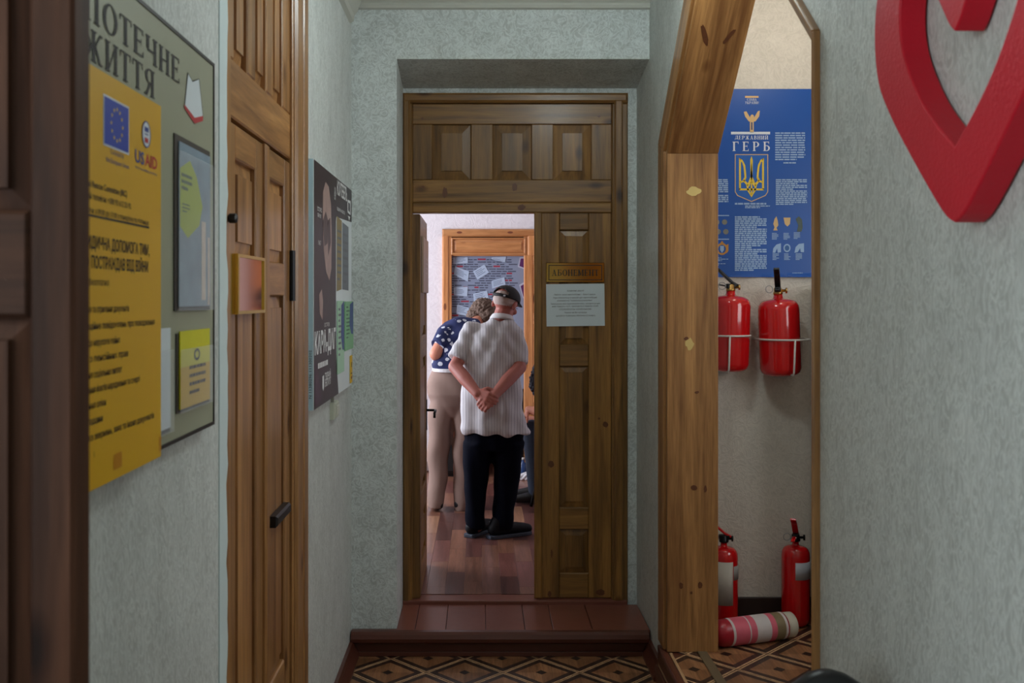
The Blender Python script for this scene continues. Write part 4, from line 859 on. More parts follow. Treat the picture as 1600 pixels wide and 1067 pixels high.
for cx_, cy_ in ((1120, 347), (1132, 347), (1122, 362), (1134, 362), (1100, 347), (1102, 362)):
    b = MB(); b.poly(pf, ellipse(cx_, cy_, 4.2, 4.2), C1); b.build('coin', coin, hp)
b = MB(); b.ring(pf, ellipse(1128, 389, 8.5, 9.5), ellipse(1128, 389, 6, 6.5), C1-.0004, C1); b.poly(pf, [(1125, 380), (1128, 376), (1131, 380)], C1); b.poly(pf, [(1119, 381), (1122, 383), (1121, 396), (1118, 392)], C1+.0002); b.poly(pf, [(1134, 383), (1138, 381), (1138, 392), (1135, 396)], C1+.0002)
b.build('crest', plain('ochre_crest', rgb(190, 132, 52), .5), hp, label='ochre crest with supporters')
b = MB(); b.poly(pf, [(1125, 384), (1131, 384), (1131, 391), (1128, 395), (1125, 391)], C1); b.build('crest_shield', M['pale_ink'], hp)
for pts, m in (([(1210, 342), (1213, 338), (1215, 345), (1216, 352), (1213, 356), (1215, 360), (1208, 360), (1210, 355), (1208, 350)], M['tan_ink']), ([(1224, 340), (1235, 340), (1234, 350), (1230, 354), (1226, 350)], M['tan_ink']), ([(1243, 342), (1248, 338), (1253, 343), (1254, 356), (1252, 362), (1245, 362), (1247, 352)], plain('dark_statue_print', rgb(70, 84, 80), .5, var=.4, vscale=60)),
               ([(1207, 395), (1208, 388), (1213, 382), (1220, 380), (1220, 394), (1215, 395), (1214, 388), (1211, 395)], M['pale_ink']), (ellipse(1229.5, 387.5, 5.5, 6.5), M['pale_ink']), ([(1241, 395), (1243, 386), (1248, 381), (1256, 380), (1256, 394), (1251, 394), (1250, 388), (1246, 394)], M['pale_ink'])):
    b = MB(); b.poly(pf, pts, C1); b.build('small_picture', m, hp)
b = MB(); b.poly(pf, ellipse(1229.5, 387.5, 3.6, 4.4), C1+.0003); b.build('seal_centre', plain('seal_blue', rgb(40, 90, 150), .5), hp)

# ================================================================== fire extinguishers
def rotm(tilt, about): return Matrix.Rotation(tilt, 3, about)
def extinguisher(base, r, h, name_label, lean=0.0, handle='black', yaw=0, hose=True, lblfn=None, body='red', group='fire extinguishers in the alcove', neck_metal='brass'):
    "upright cylinder on its base point; the lever points to -X turned by yaw"
    t = thing('fire_extinguisher', base, name_label, 'extinguisher', group)
    B = Vector(base); ax = Vector((math.sin(lean), 0, math.cos(lean)))
    dx = Vector((-math.cos(yaw), -math.sin(yaw), 0)); dx = (dx-ax*dx.dot(ax)).normalized(); dy = ax.cross(dx)
    q = lambda a, u, v: B+ax*a+dx*u+dy*v
    pr = [(0, .001), (0, r*.62), (.006, r*.80), (.016, r*.93), (.035, r), (h-.040, r), (h-.022, r*.97), (h-.008, r*.88), (h+.001, r*.74), (h+.006, r*.55), (h+.009, r*.34), (h+.012, r*.24), (h+.03, r*.21)]
    b = MB(); b.lathe(B, ax, pr, 32); b.build('cylinder', M[body], t, smooth=True)
    b = MB(); b.lathe(q(h+.028, 0, 0), ax, [(0, .020), (.008, .022), (.012, .018), (.028, .018), (.032, .014)], 16); b.build('valve', M[neck_metal], t, smooth=True)
    hm = M['black'] if handle == 'black' else M['red']
    def lever(pts, w, th):
        b = MB()
        for i in range(len(pts)-1):
            (a0, u0), (a1, u1) = pts[i], pts[i+1]; d = Vector((u1-u0, a1-a0)); nn = Vector((-d.y, d.x)).normalized()*th
            b.hexa([q(a0+nn.y*s_, u0+nn.x*s_, v) for v in (-w, w) for s_ in (0,)]+[]) if False else None
            P8 = []
            for s_ in (0, 1):
                for (a, u) in ((a0, u0), (a1, u1)):
                    pass
            lo = [(a0, u0), (a1, u1), (a1+nn.y, u1+nn.x), (a0+nn.y, u0+nn.x)]
            b.hexa([q(a, u, -w) for a, u in lo]+[q(a, u, w) for a, u in lo])
        return b
    lever([(h+.048, -.03), (h+.064, .0), (h+.118, .062), (h+.140, .098)], .013, .011).build('top_lever', hm, t, bevel=.003)
    lever([(h+.044, .0), (h+.052, .05), (h+.046, .108)], .009, .006).build('carry_handle', hm, t, bevel=.002)
    b = MB(); b.fbox(Fr(q(h+.04, 0, 0), dx, ax, dy), -.026, .022, 0, .022, -.014, .014); b.build('valve_block', M['black_metal'], t, bevel=.004)
    b = MB(); c = q(h+.052, 0, 0)+Vector((-.045, -.022, 0)); b.tube([c+(Vector((1, 0, 0))*math.cos(k*math.pi/8)+ax*math.sin(k*math.pi/8))*.016 for k in range(16)], .0017, 6, closed=True); b.build('pin_ring', M['steel'], t, smooth=True)
    b = MB(); b.lathe(q(h+.046, 0, 0)+Vector((.014, -.006, 0)), (1, -.25, 0), [(0, .006), (.018, .006), (.018, .013), (.026, .013), (.027, .001)], 14); b.build('gauge', M[neck_metal], t, smooth=True)
    if hose:
        b = MB(); b.tube([q(h+.045, -.02, .0), q(h+.05, -.05, .02), q(h+.02, -r*.9, .02), q(h-.05, -r-.012, .02), q(h*.5, -r-.014, .02), q(h*.22, -r-.012, .02)], .009, 8); b.build('hose', M['black'], t, smooth=True)
    if lblfn: lblfn(t, B, ax, r, h)
    return t
def wrap(t, name, B, ax, r, z0, z1, a0, a1, m, n=16):
    b = MB(); b.lathe(B, ax, [(z0, r+.0012), (z1, r+.0012)], n, a0=a0, a1=a1); o = b.build(name, m, t, smooth=True)
    s_ = o.modifiers.new('thickness', 'SOLIDIFY'); s_.thickness = .0006; return o
YE = YB-.105
def up_base(px, py): 
    v = P(px, py, YE); return v
extinguisher(up_base(1138, 580), .090, .335, 'red extinguisher with black lever in a wall bracket, beside the arch post', 0.03, 'black', 0.1, False, lambda t, B, ax, r, h: wrap(t, 'label_sheet', B, ax, r, h*.35, h*.80, math.pi*.95, math.pi*1.22, M['paper']))
def lab2(t, B, ax, r, h): wrap(t, 'label_sheet', B, ax, r, h*.62, h*.70, math.pi*1.86, math.pi*2.0, M['paper'], 6)
extinguisher(up_base(1220, 587), .0915, .340, 'red extinguisher with upright black lever and side hose in a wall bracket', -.035, 'black', 1.25, False, lab2)
b = None
def bracket(px0, px1, pyr, pxv, pyb, label):
    t = thing('wall_bracket', P(pxv, pyb, YE-.1), label, 'bracket', 'extinguisher brackets on the alcove wall')
    c = P((px0+px1)/2, pyr, YE); R_c = (px1-px0)/2*YE/F+.004; rr_ = []
    for i in range(17): a = math.pi+math.pi*i/16; rr_.append((c.x+R_c*math.cos(a), YE+R_c*1.02*math.sin(a), c.z))
    rr_ = [(c.x-R_c, YB, c.z)]+rr_+[(c.x+R_c, YB, c.z)]
    b = MB(); b.tube(rr_, .0045, 8); b.build('hoop', M['white_wire'], t, smooth=True)
    xv = (pxv-CX)*(YE-.1)/F; dz = EYE+(CY-pyb)*(YE-.09)/F
    yv = YE-math.sqrt(max(0.0001, (R_c*1.02)**2-(xv-c.x)**2))
    b = MB(); b.tube([(xv, yv, c.z), (xv-.004, yv+.004, dz+.012), (xv-.004, yv+.012, dz), (xv, YB, dz-.004)], .0045, 8); b.build('drop_wire', M['white_wire'], t, smooth=True)
    b = MB(); b.box(xv-.03, xv+.03, YB-.008, YB, dz-.03, c.z+.03); b.build('back_plate', M['white_wire'], t, bevel=.002)
bracket(1107, 1170, 524, 1141, 581, 'white wire bracket holding the extinguisher beside the arch post')
bracket(1187, 1262, 530, 1241, 586, 'white wire bracket holding the extinguisher with the upright lever')
def lab3(t, B, ax, r, h): 
    wrap(t, 'label_sheet', B, ax, r, h*.30, h*.86, math.pi*1.1, math.pi*1.64, plain('stained_label', rgb(186, 178, 166), .6, var=.1)); wrap(t, 'label_sheet', B, ax, r, h*.62, h*.80, math.pi*1.66, math.pi*1.98, plain('grey_label', rgb(150, 146, 140), .6, var=.12))
def lab4(t, B, ax, r, h): wrap(t, 'label_sheet', B, ax, r, h*.62, h*.84, math.pi*1.40, math.pi*1.9, plain('cool_label', rgb(176, 180, 190), .6, var=.06))
extinguisher((P(1131, 962, 4.50).x, 4.50, ZA), .0625, .345, 'floor-standing extinguisher with red lever and stained label, beside the arch post', 0, 'red', -.12, False, lab3, 'red', neck_metal='black_metal')
extinguisher((P(1243, 962, 4.50).x, 4.50, ZA), .0625, .350, 'floor-standing extinguisher with upright red lever and small label, at the right', 0, 'red', 1.15, False, lab4, 'red', neck_metal='black_metal')
# the one lying on the floor
l0 = P(1113, 985, 4.20); l0.z = ZA+.0575; l1 = Vector((l0.x+.375, l0.y+.13, ZA+.0575)); ax = (l1-l0).normalized(); Lh = (l1-l0).length; r = .057
t = thing('fire_extinguisher', (l0.x+.18, l0.y+.06, ZA), 'fire extinguisher lying on the alcove floor with pink and white label', 'extinguisher', 'fire extinguishers in the alcove')
b = MB(); b.lathe(l0, ax, [(0, .001), (.003, r*.45), (.012, r*.72), (.028, r*.92), (.048, r), (Lh-.05, r), (Lh-.045, r*.9)], 32); b.build('cylinder', M['dark_red'], t, smooth=True)
def seg(name, a, c, m):
    b = MB(); b.lathe(l0, ax, [(a*Lh, r+.0008), (c*Lh, r+.0008)], 32, a0=.0, a1=math.pi*1.75); b.build(name, m, t, smooth=True)
white_l = plain('label_white', rgb(200, 190, 188), .6, var=.08, vscale=30); pink_l = plain('label_pink', rgb(206, 92, 110), .6, var=.12, vscale=30)
for a, c, m in ((.175, .205, white_l), (.205, .38, pink_l), (.38, .395, white_l), (.395, .47, pink_l), (.47, .65, white_l), (.65, .72, pink_l), (.72, .83, plain('label_olive', rgb(124, 108, 78), .6, var=.15, vscale=40)), (.83, .86, white_l)): seg('label_band', a, c, m)
b = MB(); b.lathe(l0, ax, [(Lh-.05, r*.9), (Lh-.03, r*.86)], 32); b.lathe(l0, ax, [(Lh-.042, r*.88), (Lh-.036, r*.95), (Lh-.003, r*.93), (Lh, r*.85), (Lh, .001)], 32); b.build('end_cap', plain('cream_cap', rgb(196, 188, 170), .6, var=.08), t, smooth=True)
# dark cabinet at the far right of the alcove
cb = thing('cabinet', (1.75, 4.4, ZA), 'dark brown cabinet side seen at the right end of the alcove', 'cabinet'); cm = plain('dark_brown_cabinet', rgb(58, 32, 26), .5, var=.1)
b = MB(); b.box(1.525, 2.1, 4.22, 4.58, ZA, 1.70); b.build('body', cm, cb, bevel=.004)
for x in (1.53, 1.818):
    b = MB(); b.fbev(Fr((0, 4.22, 0), (1, 0, 0), (0, 0, 1), (0, -1, 0)), x, x+.277, ZA+.06, 1.67, .0, .018, .004); d = b.build('door', cm, cb)
    b = MB(); b.tube([(x+.24 if x < 1.6 else x+.04, 4.19, 1.0), (x+.24 if x < 1.6 else x+.04, 4.19, 1.1)], .006, 8); b.build('handle', M['steel'], d)
# ================================================================== red heart on the right wall
XH = .735
hf = Fr((XH, 0, 0), (0, -1, 0), (0, 0, 1), (-1, 0, 0)); yc = 1.543
def closed_half(half):
    out = []
    for i in range(len(half)-1):
        p0 = half[max(i-1, 0)]; p1 = half[i]; p2 = half[i+1]; p3 = half[min(i+2, len(half)-1)]
        for k in range(4):
            s_ = k/4; out.append(tuple(.5*((2*p1[j])+(-p0[j]+p2[j])*s_+(2*p0[j]-5*p1[j]+4*p2[j]-p3[j])*s_*s_+(-p0[j]+3*p1[j]-3*p2[j]+p3[j])*s_**3) for j in (0, 1)))
    out.append(half[-1]); return [(-a, z) for a, z in out]+[(a, z) for a, z in reversed(out[1:-1])]
ho = closed_half([(0, 1.766), (.045, 1.790), (.164, 1.897), (.244, 1.977), (.296, 2.046), (.314, 2.13), (.30, 2.21), (.25, 2.28), (.17, 2.31), (.09, 2.28), (.03, 2.21), (0, 2.15)])
hi = closed_half([(0, 1.884), (.06, 1.928), (.114, 1.975), (.160, 2.03), (.190, 2.08), (.202, 2.13), (.195, 2.18), (.165, 2.212), (.115, 2.20), (.065, 2.14), (.022, 2.082), (0, 2.062)])
red_foam = plain('red_foam_paint', rgb(204, 10, 40), .55, var=.10, bump=.25, bscale=140)
b = MB(); b.ring(hf, [(a-yc, z) for a, z in ho], [(a-yc, z) for a, z in hi], -.047, 0)
b.build('heart_decoration', red_foam, bevel=.003, label='thick red foam heart outline hung on the right wall', cat='decoration')
# ================================================================== black padded chair by the right wall, only its back's top in view
ch = thing('chair', (.66, 1.86, 0), 'black padded chair whose rounded backrest peeks up at lower right', 'chair')
c = P(1300, 1053, 1.80)
b = MB(); secs = [((c.x+.01, 1.82, .50), .115, .02), ((c.x+.01, 1.82, .52), .125, .032), ((c.x+.01, 1.82, .86), .115, .032), ((c.x+.005, 1.82, c.z-.06), .088, .030), ((c.x, 1.82, c.z-.028), .066, .028), ((c.x-.003, 1.82, c.z-.008), .036, .02), ((c.x-.004, 1.82, c.z), .012, .008)]
b.loft(secs, 28, 2.6); b.build('backrest', M['black'], ch, smooth=True)
b = MB(); b.loft([((c.x, 1.60, .42), .125, .19), ((c.x, 1.60, .44), .135, .205), ((c.x, 1.60, .47), .13, .20), ((c.x, 1.60, .475), .11, .17)], 28, 4); b.build('seat', M['black'], ch, smooth=True)
for sx in (-.11, .11):
    for y in (1.44, 1.80):
        b = MB(); b.tube([(c.x+sx, y, .43), (c.x+sx*1.08, y+(.02 if y > 1.6 else -.02), 0)], .011, 8); b.build('leg', M['black_metal'], ch, smooth=True)
    b = MB(); b.tube([(c.x+sx*.8, 1.80, .43), (c.x+sx*.8, 1.835, .60)], .010, 8); b.build('back_support', M['black_metal'], ch, smooth=True)
# ================================================================== people
def blob(mb, voxel, smooth=4, fn=None):
    "merge overlapping closed shapes of a builder into one smooth skin; returns vertices and faces in world space"
    me = bpy.data.meshes.new('tmp'); me.from_pydata([tuple(v) for v in mb.v], [], mb.f); me.update()
    bm = bmesh.new(); bm.from_mesh(me); bmesh.ops.recalc_face_normals(bm, faces=bm.faces); bm.to_mesh(me); bm.free()
    o = bpy.data.objects.new('tmp', me); COL.objects.link(o)
    m = o.modifiers.new('r', 'REMESH'); m.mode = 'VOXEL'; m.voxel_size = voxel
    if smooth: q = o.modifiers.new('s', 'SMOOTH'); q.factor = .5; q.iterations = smooth
    dg = bpy.context.evaluated_depsgraph_get(); ev = o.evaluated_get(dg); me2 = bpy.data.meshes.new_from_object(ev)
    n = len(me2.vertices); co = np.empty(n*3); me2.vertices.foreach_get('co', co); co = co.reshape(-1, 3)
    if fn:
        no = np.empty(n*3); me2.vertices.foreach_get('normal', no); no = no.reshape(-1, 3); co = fn(co, no)
        me2.vertices.foreach_set('co', co.reshape(-1))
    bpy.data.objects.remove(o); bpy.data.meshes.remove(me); me2.update(); return me2
def skin(name, mb, voxel, mat, parent, smooth=4, fn=None, label=None):
    me = blob(mb, voxel, smooth, fn); o0 = org(parent); n = len(me.vertices)
    co = np.empty(n*3); me.vertices.foreach_get('co', co); co = co.reshape(-1, 3)-np.array(o0); me.vertices.foreach_set('co', co.reshape(-1))
    me.materials.clear(); me.materials.append(mat); me.polygons.foreach_set('use_smooth', [True]*len(me.polygons)); me.polygons.foreach_set('material_index', [0]*len(me.polygons)); me.update()
    me.name = name; return link(name, me, parent, o0, label=label)
def wav(co, k, ph=0): return np.sin(co @ np.array(k)+ph)
def hand(mb, wrist, palm_dir, finger_dir, side, normal, curl=1.0, s=1.0):
    "palm, four bent fingers of unequal length and a thumb leaving the side of the palm"
    w = Vector(wrist); d = Vector(palm_dir).normalized(); n = Vector(normal); n = (n-d*n.dot(d)).normalized(); sd = Vector(side); sd = (sd-d*sd.dot(d)-n*sd.dot(n)).normalized()
    for k in range(4):
        u = (k-1.5)*.0205*s
        mb.cap(w+sd*u*.6, w+d*.078*s+sd*u, .017*s, .0135*s, 10)
    lens = (.062, .072, .068, .052)
    for k in range(4):
        base = w+d*.080*s+sd*(k-1.5)*.0205*s; L = lens[k]*s; p = base; ang = 0
        for j, fr_ in enumerate((.45, .32, .26)):
            ang += curl*(.55, .75, .6)[j]; q = p+(d*math.cos(ang)+n*math.sin(ang))*L*fr_; mb.cap(p, q, (.0098-.0008*j)*s, (.0090-.0008*j)*s, 10); p = q
    tb = w+d*.022*s-sd*.026*s; t1 = tb+(d*.5-sd*.75+n*.35).normalized()*.038*s; t2 = t1+(d*.85-sd*.15+n*.45).normalized()*.028*s; t3 = t2+(d*.9+n*.35).normalized()*.022*s
    mb.cap(tb, t1, .0155*s, .0125*s, 10); mb.cap(t1, t2, .012*s, .0105*s, 10); mb.cap(t2, t3, .0105*s, .0085*s, 10)
def head(mb, c, R, s=1.0):
    "skull, jaw, nose, ears, brows, lips; face towards local -Y of R (here: R maps local axes to the world)"
    q = lambda x, y, z: Vector(c)+R @ (Vector((x, y, z))*s)
    mb.ell(q(0, .012, .022), (.075*s, .095*s, .088*s), R); mb.ell(q(0, -.022, -.035), (.058*s, .068*s, .072*s), R); mb.ell(q(0, -.045, -.075), (.035*s, .035*s, .03*s), R)
    mb.cap(q(0, -.082, .012), q(0, -.107, -.028), .011*s, .015*s, 10); mb.ell(q(0, -.082, -.058), (.026*s, .014*s, .011*s), R)
    for sx in (-1, 1):
        mb.ell(q(.077*sx, .012, -.012), (.010*s, .020*s, .033*s), R); mb.cap(q(.016*sx, -.083, .028), q(.046*sx, -.072, .030), .009*s, .008*s, 8); mb.ell(q(.045*sx, -.062, -.022), (.022*s, .018*s, .02*s), R)
def eyes(t, c, R, s=1.0):
    for sx in (-1, 1):
        p = Vector(c)+R @ (Vector((.031*sx, -.083, .010))*s); b = MB(); b.ell(p, (.0115*s, .0085*s, .008*s), R, 12, 8); o = b.build('eye', plain('eye_white', rgb(220, 214, 208), .3), t, smooth=True)
        b = MB(); b.ell(p+R @ Vector((0, -.0065*s, 0)), (.005*s, .003*s, .005*s), R, 10, 6); b.build('iris', plain('brown_iris', rgb(60, 42, 30), .2), o, smooth=True)
def skinmat(name, c1, c2):
    m = plain(name, c1, .55, var=.12, bump=.15, bscale=180, vscale=20); b = m.node_tree.nodes['Principled BSDF']; b.inputs['Subsurface Weight'].default_value = .12; b.inputs['Subsurface Radius'].default_value = (.02, .008, .004); b.inputs['Subsurface Scale'].default_value = .5; return m
def stripes(name, base, line, pitch, width):
    m, nt, b = nmat(name); L = nt.links.new; tc = N(nt, 'ShaderNodeTexCoord'); sx = N(nt, 'ShaderNodeSeparateXYZ'); no = N(nt, 'ShaderNodeTexNoise'); no.inputs['Scale'].default_value = 5; L(tc.outputs['Object'], no.inputs['Vector'])
    L(tc.outputs['Object'], sx.inputs[0]); m1 = N(nt, 'ShaderNodeMath', operation='MULTIPLY_ADD'); m1.inputs[1].default_value = .02; L(no.outputs['Fac'], m1.inputs[0]); L(sx.outputs['X'], m1.inputs[2])
    m2 = N(nt, 'ShaderNodeMath', operation='DIVIDE'); m2.inputs[1].default_value = pitch; L(m1.outputs[0], m2.inputs[0]); m3 = N(nt, 'ShaderNodeMath', operation='FRACT'); L(m2.outputs[0], m3.inputs[0])
    m4 = N(nt, 'ShaderNodeMath', operation='LESS_THAN'); m4.inputs[1].default_value = width; L(m3.outputs[0], m4.inputs[0])
    mx = N(nt, 'ShaderNodeMix', data_type='RGBA'); mx.inputs['A'].default_value = base; mx.inputs['B'].default_value = line; L(m4.outputs[0], mx.inputs['Factor']); L(mx.outputs['Result'], b.inputs['Base Color'])
    b.inputs['Roughness'].default_value = .8; return m
def motifs(name, base, spot, scale):
    m, nt, b = nmat(name); L = nt.links.new; tc = N(nt, 'ShaderNodeTexCoord'); vo = N(nt, 'ShaderNodeTexVoronoi'); vo.inputs['Scale'].default_value = scale; L(tc.outputs['Object'], vo.inputs['Vector'])
    no = N(nt, 'ShaderNodeTexNoise'); no.inputs['Scale'].default_value = scale*2.2; L(tc.outputs['Object'], no.inputs['Vector'])
    ad = N(nt, 'ShaderNodeMath', operation='MULTIPLY_ADD'); ad.inputs[1].default_value = .5; L(no.outputs['Fac'], ad.inputs[0]); L(vo.outputs['Distance'], ad.inputs[2])
    lt = N(nt, 'ShaderNodeMath', operation='LESS_THAN'); lt.inputs[1].default_value = .545; L(ad.outputs[0], lt.inputs[0])
    mx = N(nt, 'ShaderNodeMix', data_type='RGBA'); mx.inputs['A'].default_value = base; mx.inputs['B'].default_value = spot; L(lt.outputs[0], mx.inputs['Factor']); L(mx.outputs['Result'], b.inputs['Base Color']); b.inputs['Roughness'].default_value = .8; return m
RX = lambda a: Matrix.Rotation(math.radians(a), 3, 'X')
RYm = lambda a: Matrix.Rotation(math.radians(a), 3, 'Y')
RZm = lambda a: Matrix.Rotation(math.radians(a), 3, 'Z')
# ------------------------------------------------------------------ the man seen from behind, hands clasped at his back
YM = 6.30
man = thing('person', P(770, 838, YM)*1.0, 'person from behind in striped shirt and black cap, hands clasped behind back', 'person')
sk = skinmat('weathered_skin', rgb(170, 100, 88), rgb(170, 96, 84))
hc = P(790, 474, 6.42)
HR = RYm(9) @ RZm(150) @ RX(26)
el_l, wr_l = P(711, 573, 6.27), P(746, 615, 6.10); el_r, wr_r = P(812, 574, 6.27), P(772, 618, 6.08)
sh_l, sh_r = P(732, 521, 6.36), P(808, 527, 6.36)
b = MB(); head(b, hc, HR, 1.0)
b.chain([P(783, 500, 6.40), P(788, 486, 6.41)], [.060, .058])                                        # neck
b.chain([P(775, 660, 6.33), P(774, 590, 6.36), P(778, 520, 6.38), P(782, 505, 6.39)], [.10, .09, .065, .055])
b.chain([P(738, 522, 6.37), el_l, P(727, 592, 6.19), wr_l], [.036, .043, .043, .030]); b.chain([P(803, 528, 6.37), el_r, P(793, 594, 6.18), wr_r], [.036, .043, .043, .030])
b.chain([P(775, 655, 6.33), P(748, 690, 6.33), P(745, 755, 6.30), P(745, 822, 6.32)], [.09, .075, .055, .04]); b.chain([P(775, 655, 6.33), P(795, 690, 6.33), P(792, 755, 6.30), P(788, 824, 6.30)], [.09, .075, .055, .04])
hand(b, wr_r, P(748, 638, 6.045)-wr_r, None, (-.5, -.1, -.8), (.1, .9, -.35), 1.15, 1.02)
hand(b, wr_l, P(765, 624, 6.045)-wr_l, None, (.45, -.2, -.9), (.25, .9, -.2), .75, 1.0)
skin('body', b, .0048, sk, man, 3)
eyes(man, hc, HR)
b = MB()                                                              # short white hair round the back of the head
b.ell(hc+HR @ Vector((0, .020, .012)), (.0785, .092, .066), HR); b.ell(hc+HR @ Vector((0, .055, -.010)), (.064, .052, .040), HR); me_h = b
def hair_fn(co, no): return co+no*(.0015*np.sin(co[:, :1]*420)*np.sin(co[:, 2:3]*390))
skin('hair', b, .006, plain('white_hair', rgb(190, 172, 166), .8, var=.15, bump=.5, bscale=260), man, 3, hair_fn)
# shirt: torso and short sleeves, loose, with folds
b = MB(); secs = []
for px, py, Y, hw, dp in ((777, 676, 6.325, 51.5, .150), (771.5, 668, 6.325, 50.5, .155), (769, 640, 6.335, 48, .152), (768, 600, 6.35, 46, .148), (769, 565, 6.365, 45, .140), (771, 535, 6.375, 44, .128), (774, 518, 6.385, 40, .112), (779, 507, 6.39, 29, .092), (783, 499, 6.395, 17, .072)):
    c = P(px, py, Y); secs.append((c, hw*Y/F, dp))
b.loft(secs, 32, 2.3)
def fr_tube(mb, p0, p1, r0, r1, flat=1.0):
    p0, p1 = Vector(p0), Vector(p1); mb.lathe(p0, p1-p0, [(-.02, r0*.7), (0, r0), ((p1-p0).length, r1), ((p1-p0).length+.001, r1*.2)], 20)
fr_tube(b, P(737, 514, 6.375), P(714, 560, 6.30), .062, .060); fr_tube(b, P(804, 520, 6.375), P(811, 570, 6.30), .066, .061); b.cap(P(737, 516, 6.375), P(742, 517, 6.38), .058, .06); b.cap(P(805, 523, 6.375), P(800, 520, 6.38), .06, .062)
ctr = np.array(P(770, 600, 6.35))
def shirt_fn(co, no):
    r = co-ctr; low = np.clip((.10-r[:, 2:3])/.35, 0, 1); up = np.clip((r[:, 2:3]+.05)/.35, 0, 1)
    x = r[:, :1]; z = r[:, 2:3]
    f = .0105*low*np.sin(x*46+z*6+1.3*np.sin(z*9))+.0025*np.sin(x*24+9*z)*(1-low)+.005*np.sin(x*30-z*26+2*np.sin(x*14))*(1-.4*low)+.0035*np.sin(x*70+z*50)*up+.004*np.sin(z*42+x*20)*low
    return co+no*f
shirt = skin('shirt', b, .0075, stripes('striped_shirt_cloth', rgb(200, 198, 202), rgb(116, 114, 128), .0178, .11), man, 5, shirt_fn, label='white short-sleeved shirt with thin dark stripes')
b = MB()                                                              # collar stand and fall
for k, (dz, r0, r1, w) in enumerate(((.0, .069, .062, .034),)):
    cc = P(784.5, 497, 6.395); ax = Vector((.12, .18, 1)).normalized(); b.lathe(cc-ax*.012, ax, [(0, .079), (.012, .077), (.030, .066), (.034, .062), (.026, .058), (.0, .060)], 28)
b.build('collar', plain('collar_cloth', rgb(216, 214, 216), .8), man, smooth=True)
# trousers
b = MB()
hips = [(P(772, 690, 6.33), .19, .125), (P(771, 655, 6.335), .185, .125)]
def leg_loft(mb, pts): mb.loft([(P(x, y, Y), w*Y/F, d) for x, y, Y, w, d in pts], 24, 2.2)
b.loft([(P(772, 702, 6.33), .175, .125), (P(772, 680, 6.33), .190, .130), (P(771, 650, 6.335), .180, .125)], 28, 2.4)
leg_loft(b, [(743, 824, 6.31, 15, .07), (743, 816, 6.31, 16, .074), (742, 790, 6.31, 16, .078), (743, 755, 6.315, 18.5, .088), (745, 720, 6.325, 22, .11), (748, 690, 6.33, 24, .125)])
leg_loft(b, [(785, 826, 6.29, 15, .07), (785, 818, 6.29, 16, .075), (788, 790, 6.30, 17.5, .080), (791, 755, 6.31, 20, .090), (793, 720, 6.32, 22.5, .112), (796, 690, 6.33, 24.5, .125)])
def tr_fn(co, no): return co+no*(.004*np.sin(co[:, 2:3]*38+co[:, :1]*24)*np.clip((.75-co[:, 2:3]), 0, 1)*1.6+.003*np.sin(co[:, :1]*60+co[:, 2:3]*11))
skin('trousers', b, .009, plain('navy_trouser_cloth', rgb(8, 11, 24), .9, var=.1, spec=.08), man, 5, tr_fn)
# shoes: sole and upper
def shoe(px, py, Y, ang, L=.27):
    o_ = P(px, py, Y); o_.z = ZR; R = RZm(ang); q = lambda x, y, z: o_+R @ Vector((x, y, z))   # local -Y is the heel end... toes to +Y
    b = MB(); b.chain([q(0, -.055, .055), q(0, .02, .055), q(0, .11, .045), q(.004, .185, .036)], [.042, .043, .040, .032]); b.cap(q(0, -.05, .06), q(0, -.03, .10), .042, .045)
    u = skin('shoe', b, .006, plain('dark_shoe', rgb(14, 15, 20), .6, var=.1, spec=.2), man, 4, lambda co, no: np.column_stack((co[:, 0], co[:, 1], np.maximum(co[:, 2], ZR+.014))))
    b = MB(); sec = [(0, -.098, .030), (0, -.075, .042), (0, .0, .042), (0, .09, .046), (.004, .16, .042), (.006, .205, .026)]
    lo = [q(x-w_, y, 0) for x, y, w_ in sec]+[q(x+w_, y, 0) for x, y, w_ in reversed(sec)]; n = len(lo)
    b.add([(v.x, v.y, ZR) for v in lo]+[(v.x, v.y, ZR+.022) for v in lo], [tuple(reversed(range(n))), tuple(range(n, 2*n))]+[(i, (i+1) % n, n+(i+1) % n, n+i) for i in range(n)])
    b.build('sole', plain('pale_sole', rgb(58, 66, 80), .6), u, bevel=.004)
shoe(744, 830, 6.34, -32); shoe(784, 832, 6.28, -62)
# cap: dome open at the back above its strap, brim hidden from behind
cr = HR @ RX(-17); cc = hc+HR @ Vector((0, .014, .030))
b = MB(); n, m = 36, 14; rx, ry, rz = .084, .106, .080; vs = []; fs = []
for i in range(m+1):
    th = .02+(math.pi/2-.0+.10)*i/m
    for j in range(n):
        ph = 2*math.pi*j/n; vs.append(cc+cr @ Vector((rx*math.sin(th)*math.cos(ph), ry*math.sin(th)*math.sin(ph), rz*math.cos(th))))
for i in range(m):
    for j in range(n):
        jm = (j+.5)/n*2*math.pi; da = abs((jm-math.pi/2+math.pi) % (2*math.pi)-math.pi)      # angle from the back of the head
        lo_ = (i-7.2)/4.3
        if 7 <= i < 12 and da < .74*math.sqrt(max(0, 1-((11.6-i)/4.4)**2)): continue
        fs.append((i*n+j, (i+1)*n+j, (i+1)*n+(j+1) % n, i*n+(j+1) % n))
fs.append(tuple(range(n)))
b.add(vs, fs); cp = b.build('cap', plain('black_cap_cloth', rgb(24, 20, 24), .75, var=.12), man, smooth=True)
so_ = cp.modifiers.new('thickness', 'SOLIDIFY'); so_.thickness = .004; so_.offset = 1
b = MB(); A = []; 
for k in range(25):
    a = -math.pi*(.18+.64*k/24); A.append((math.cos(a), math.sin(a)))
vs = []; 
for (x, y), ext, dz in [(p, e, d) for e, d in ((.98, -.004), (1.0, -.008)) for p in A]: pass
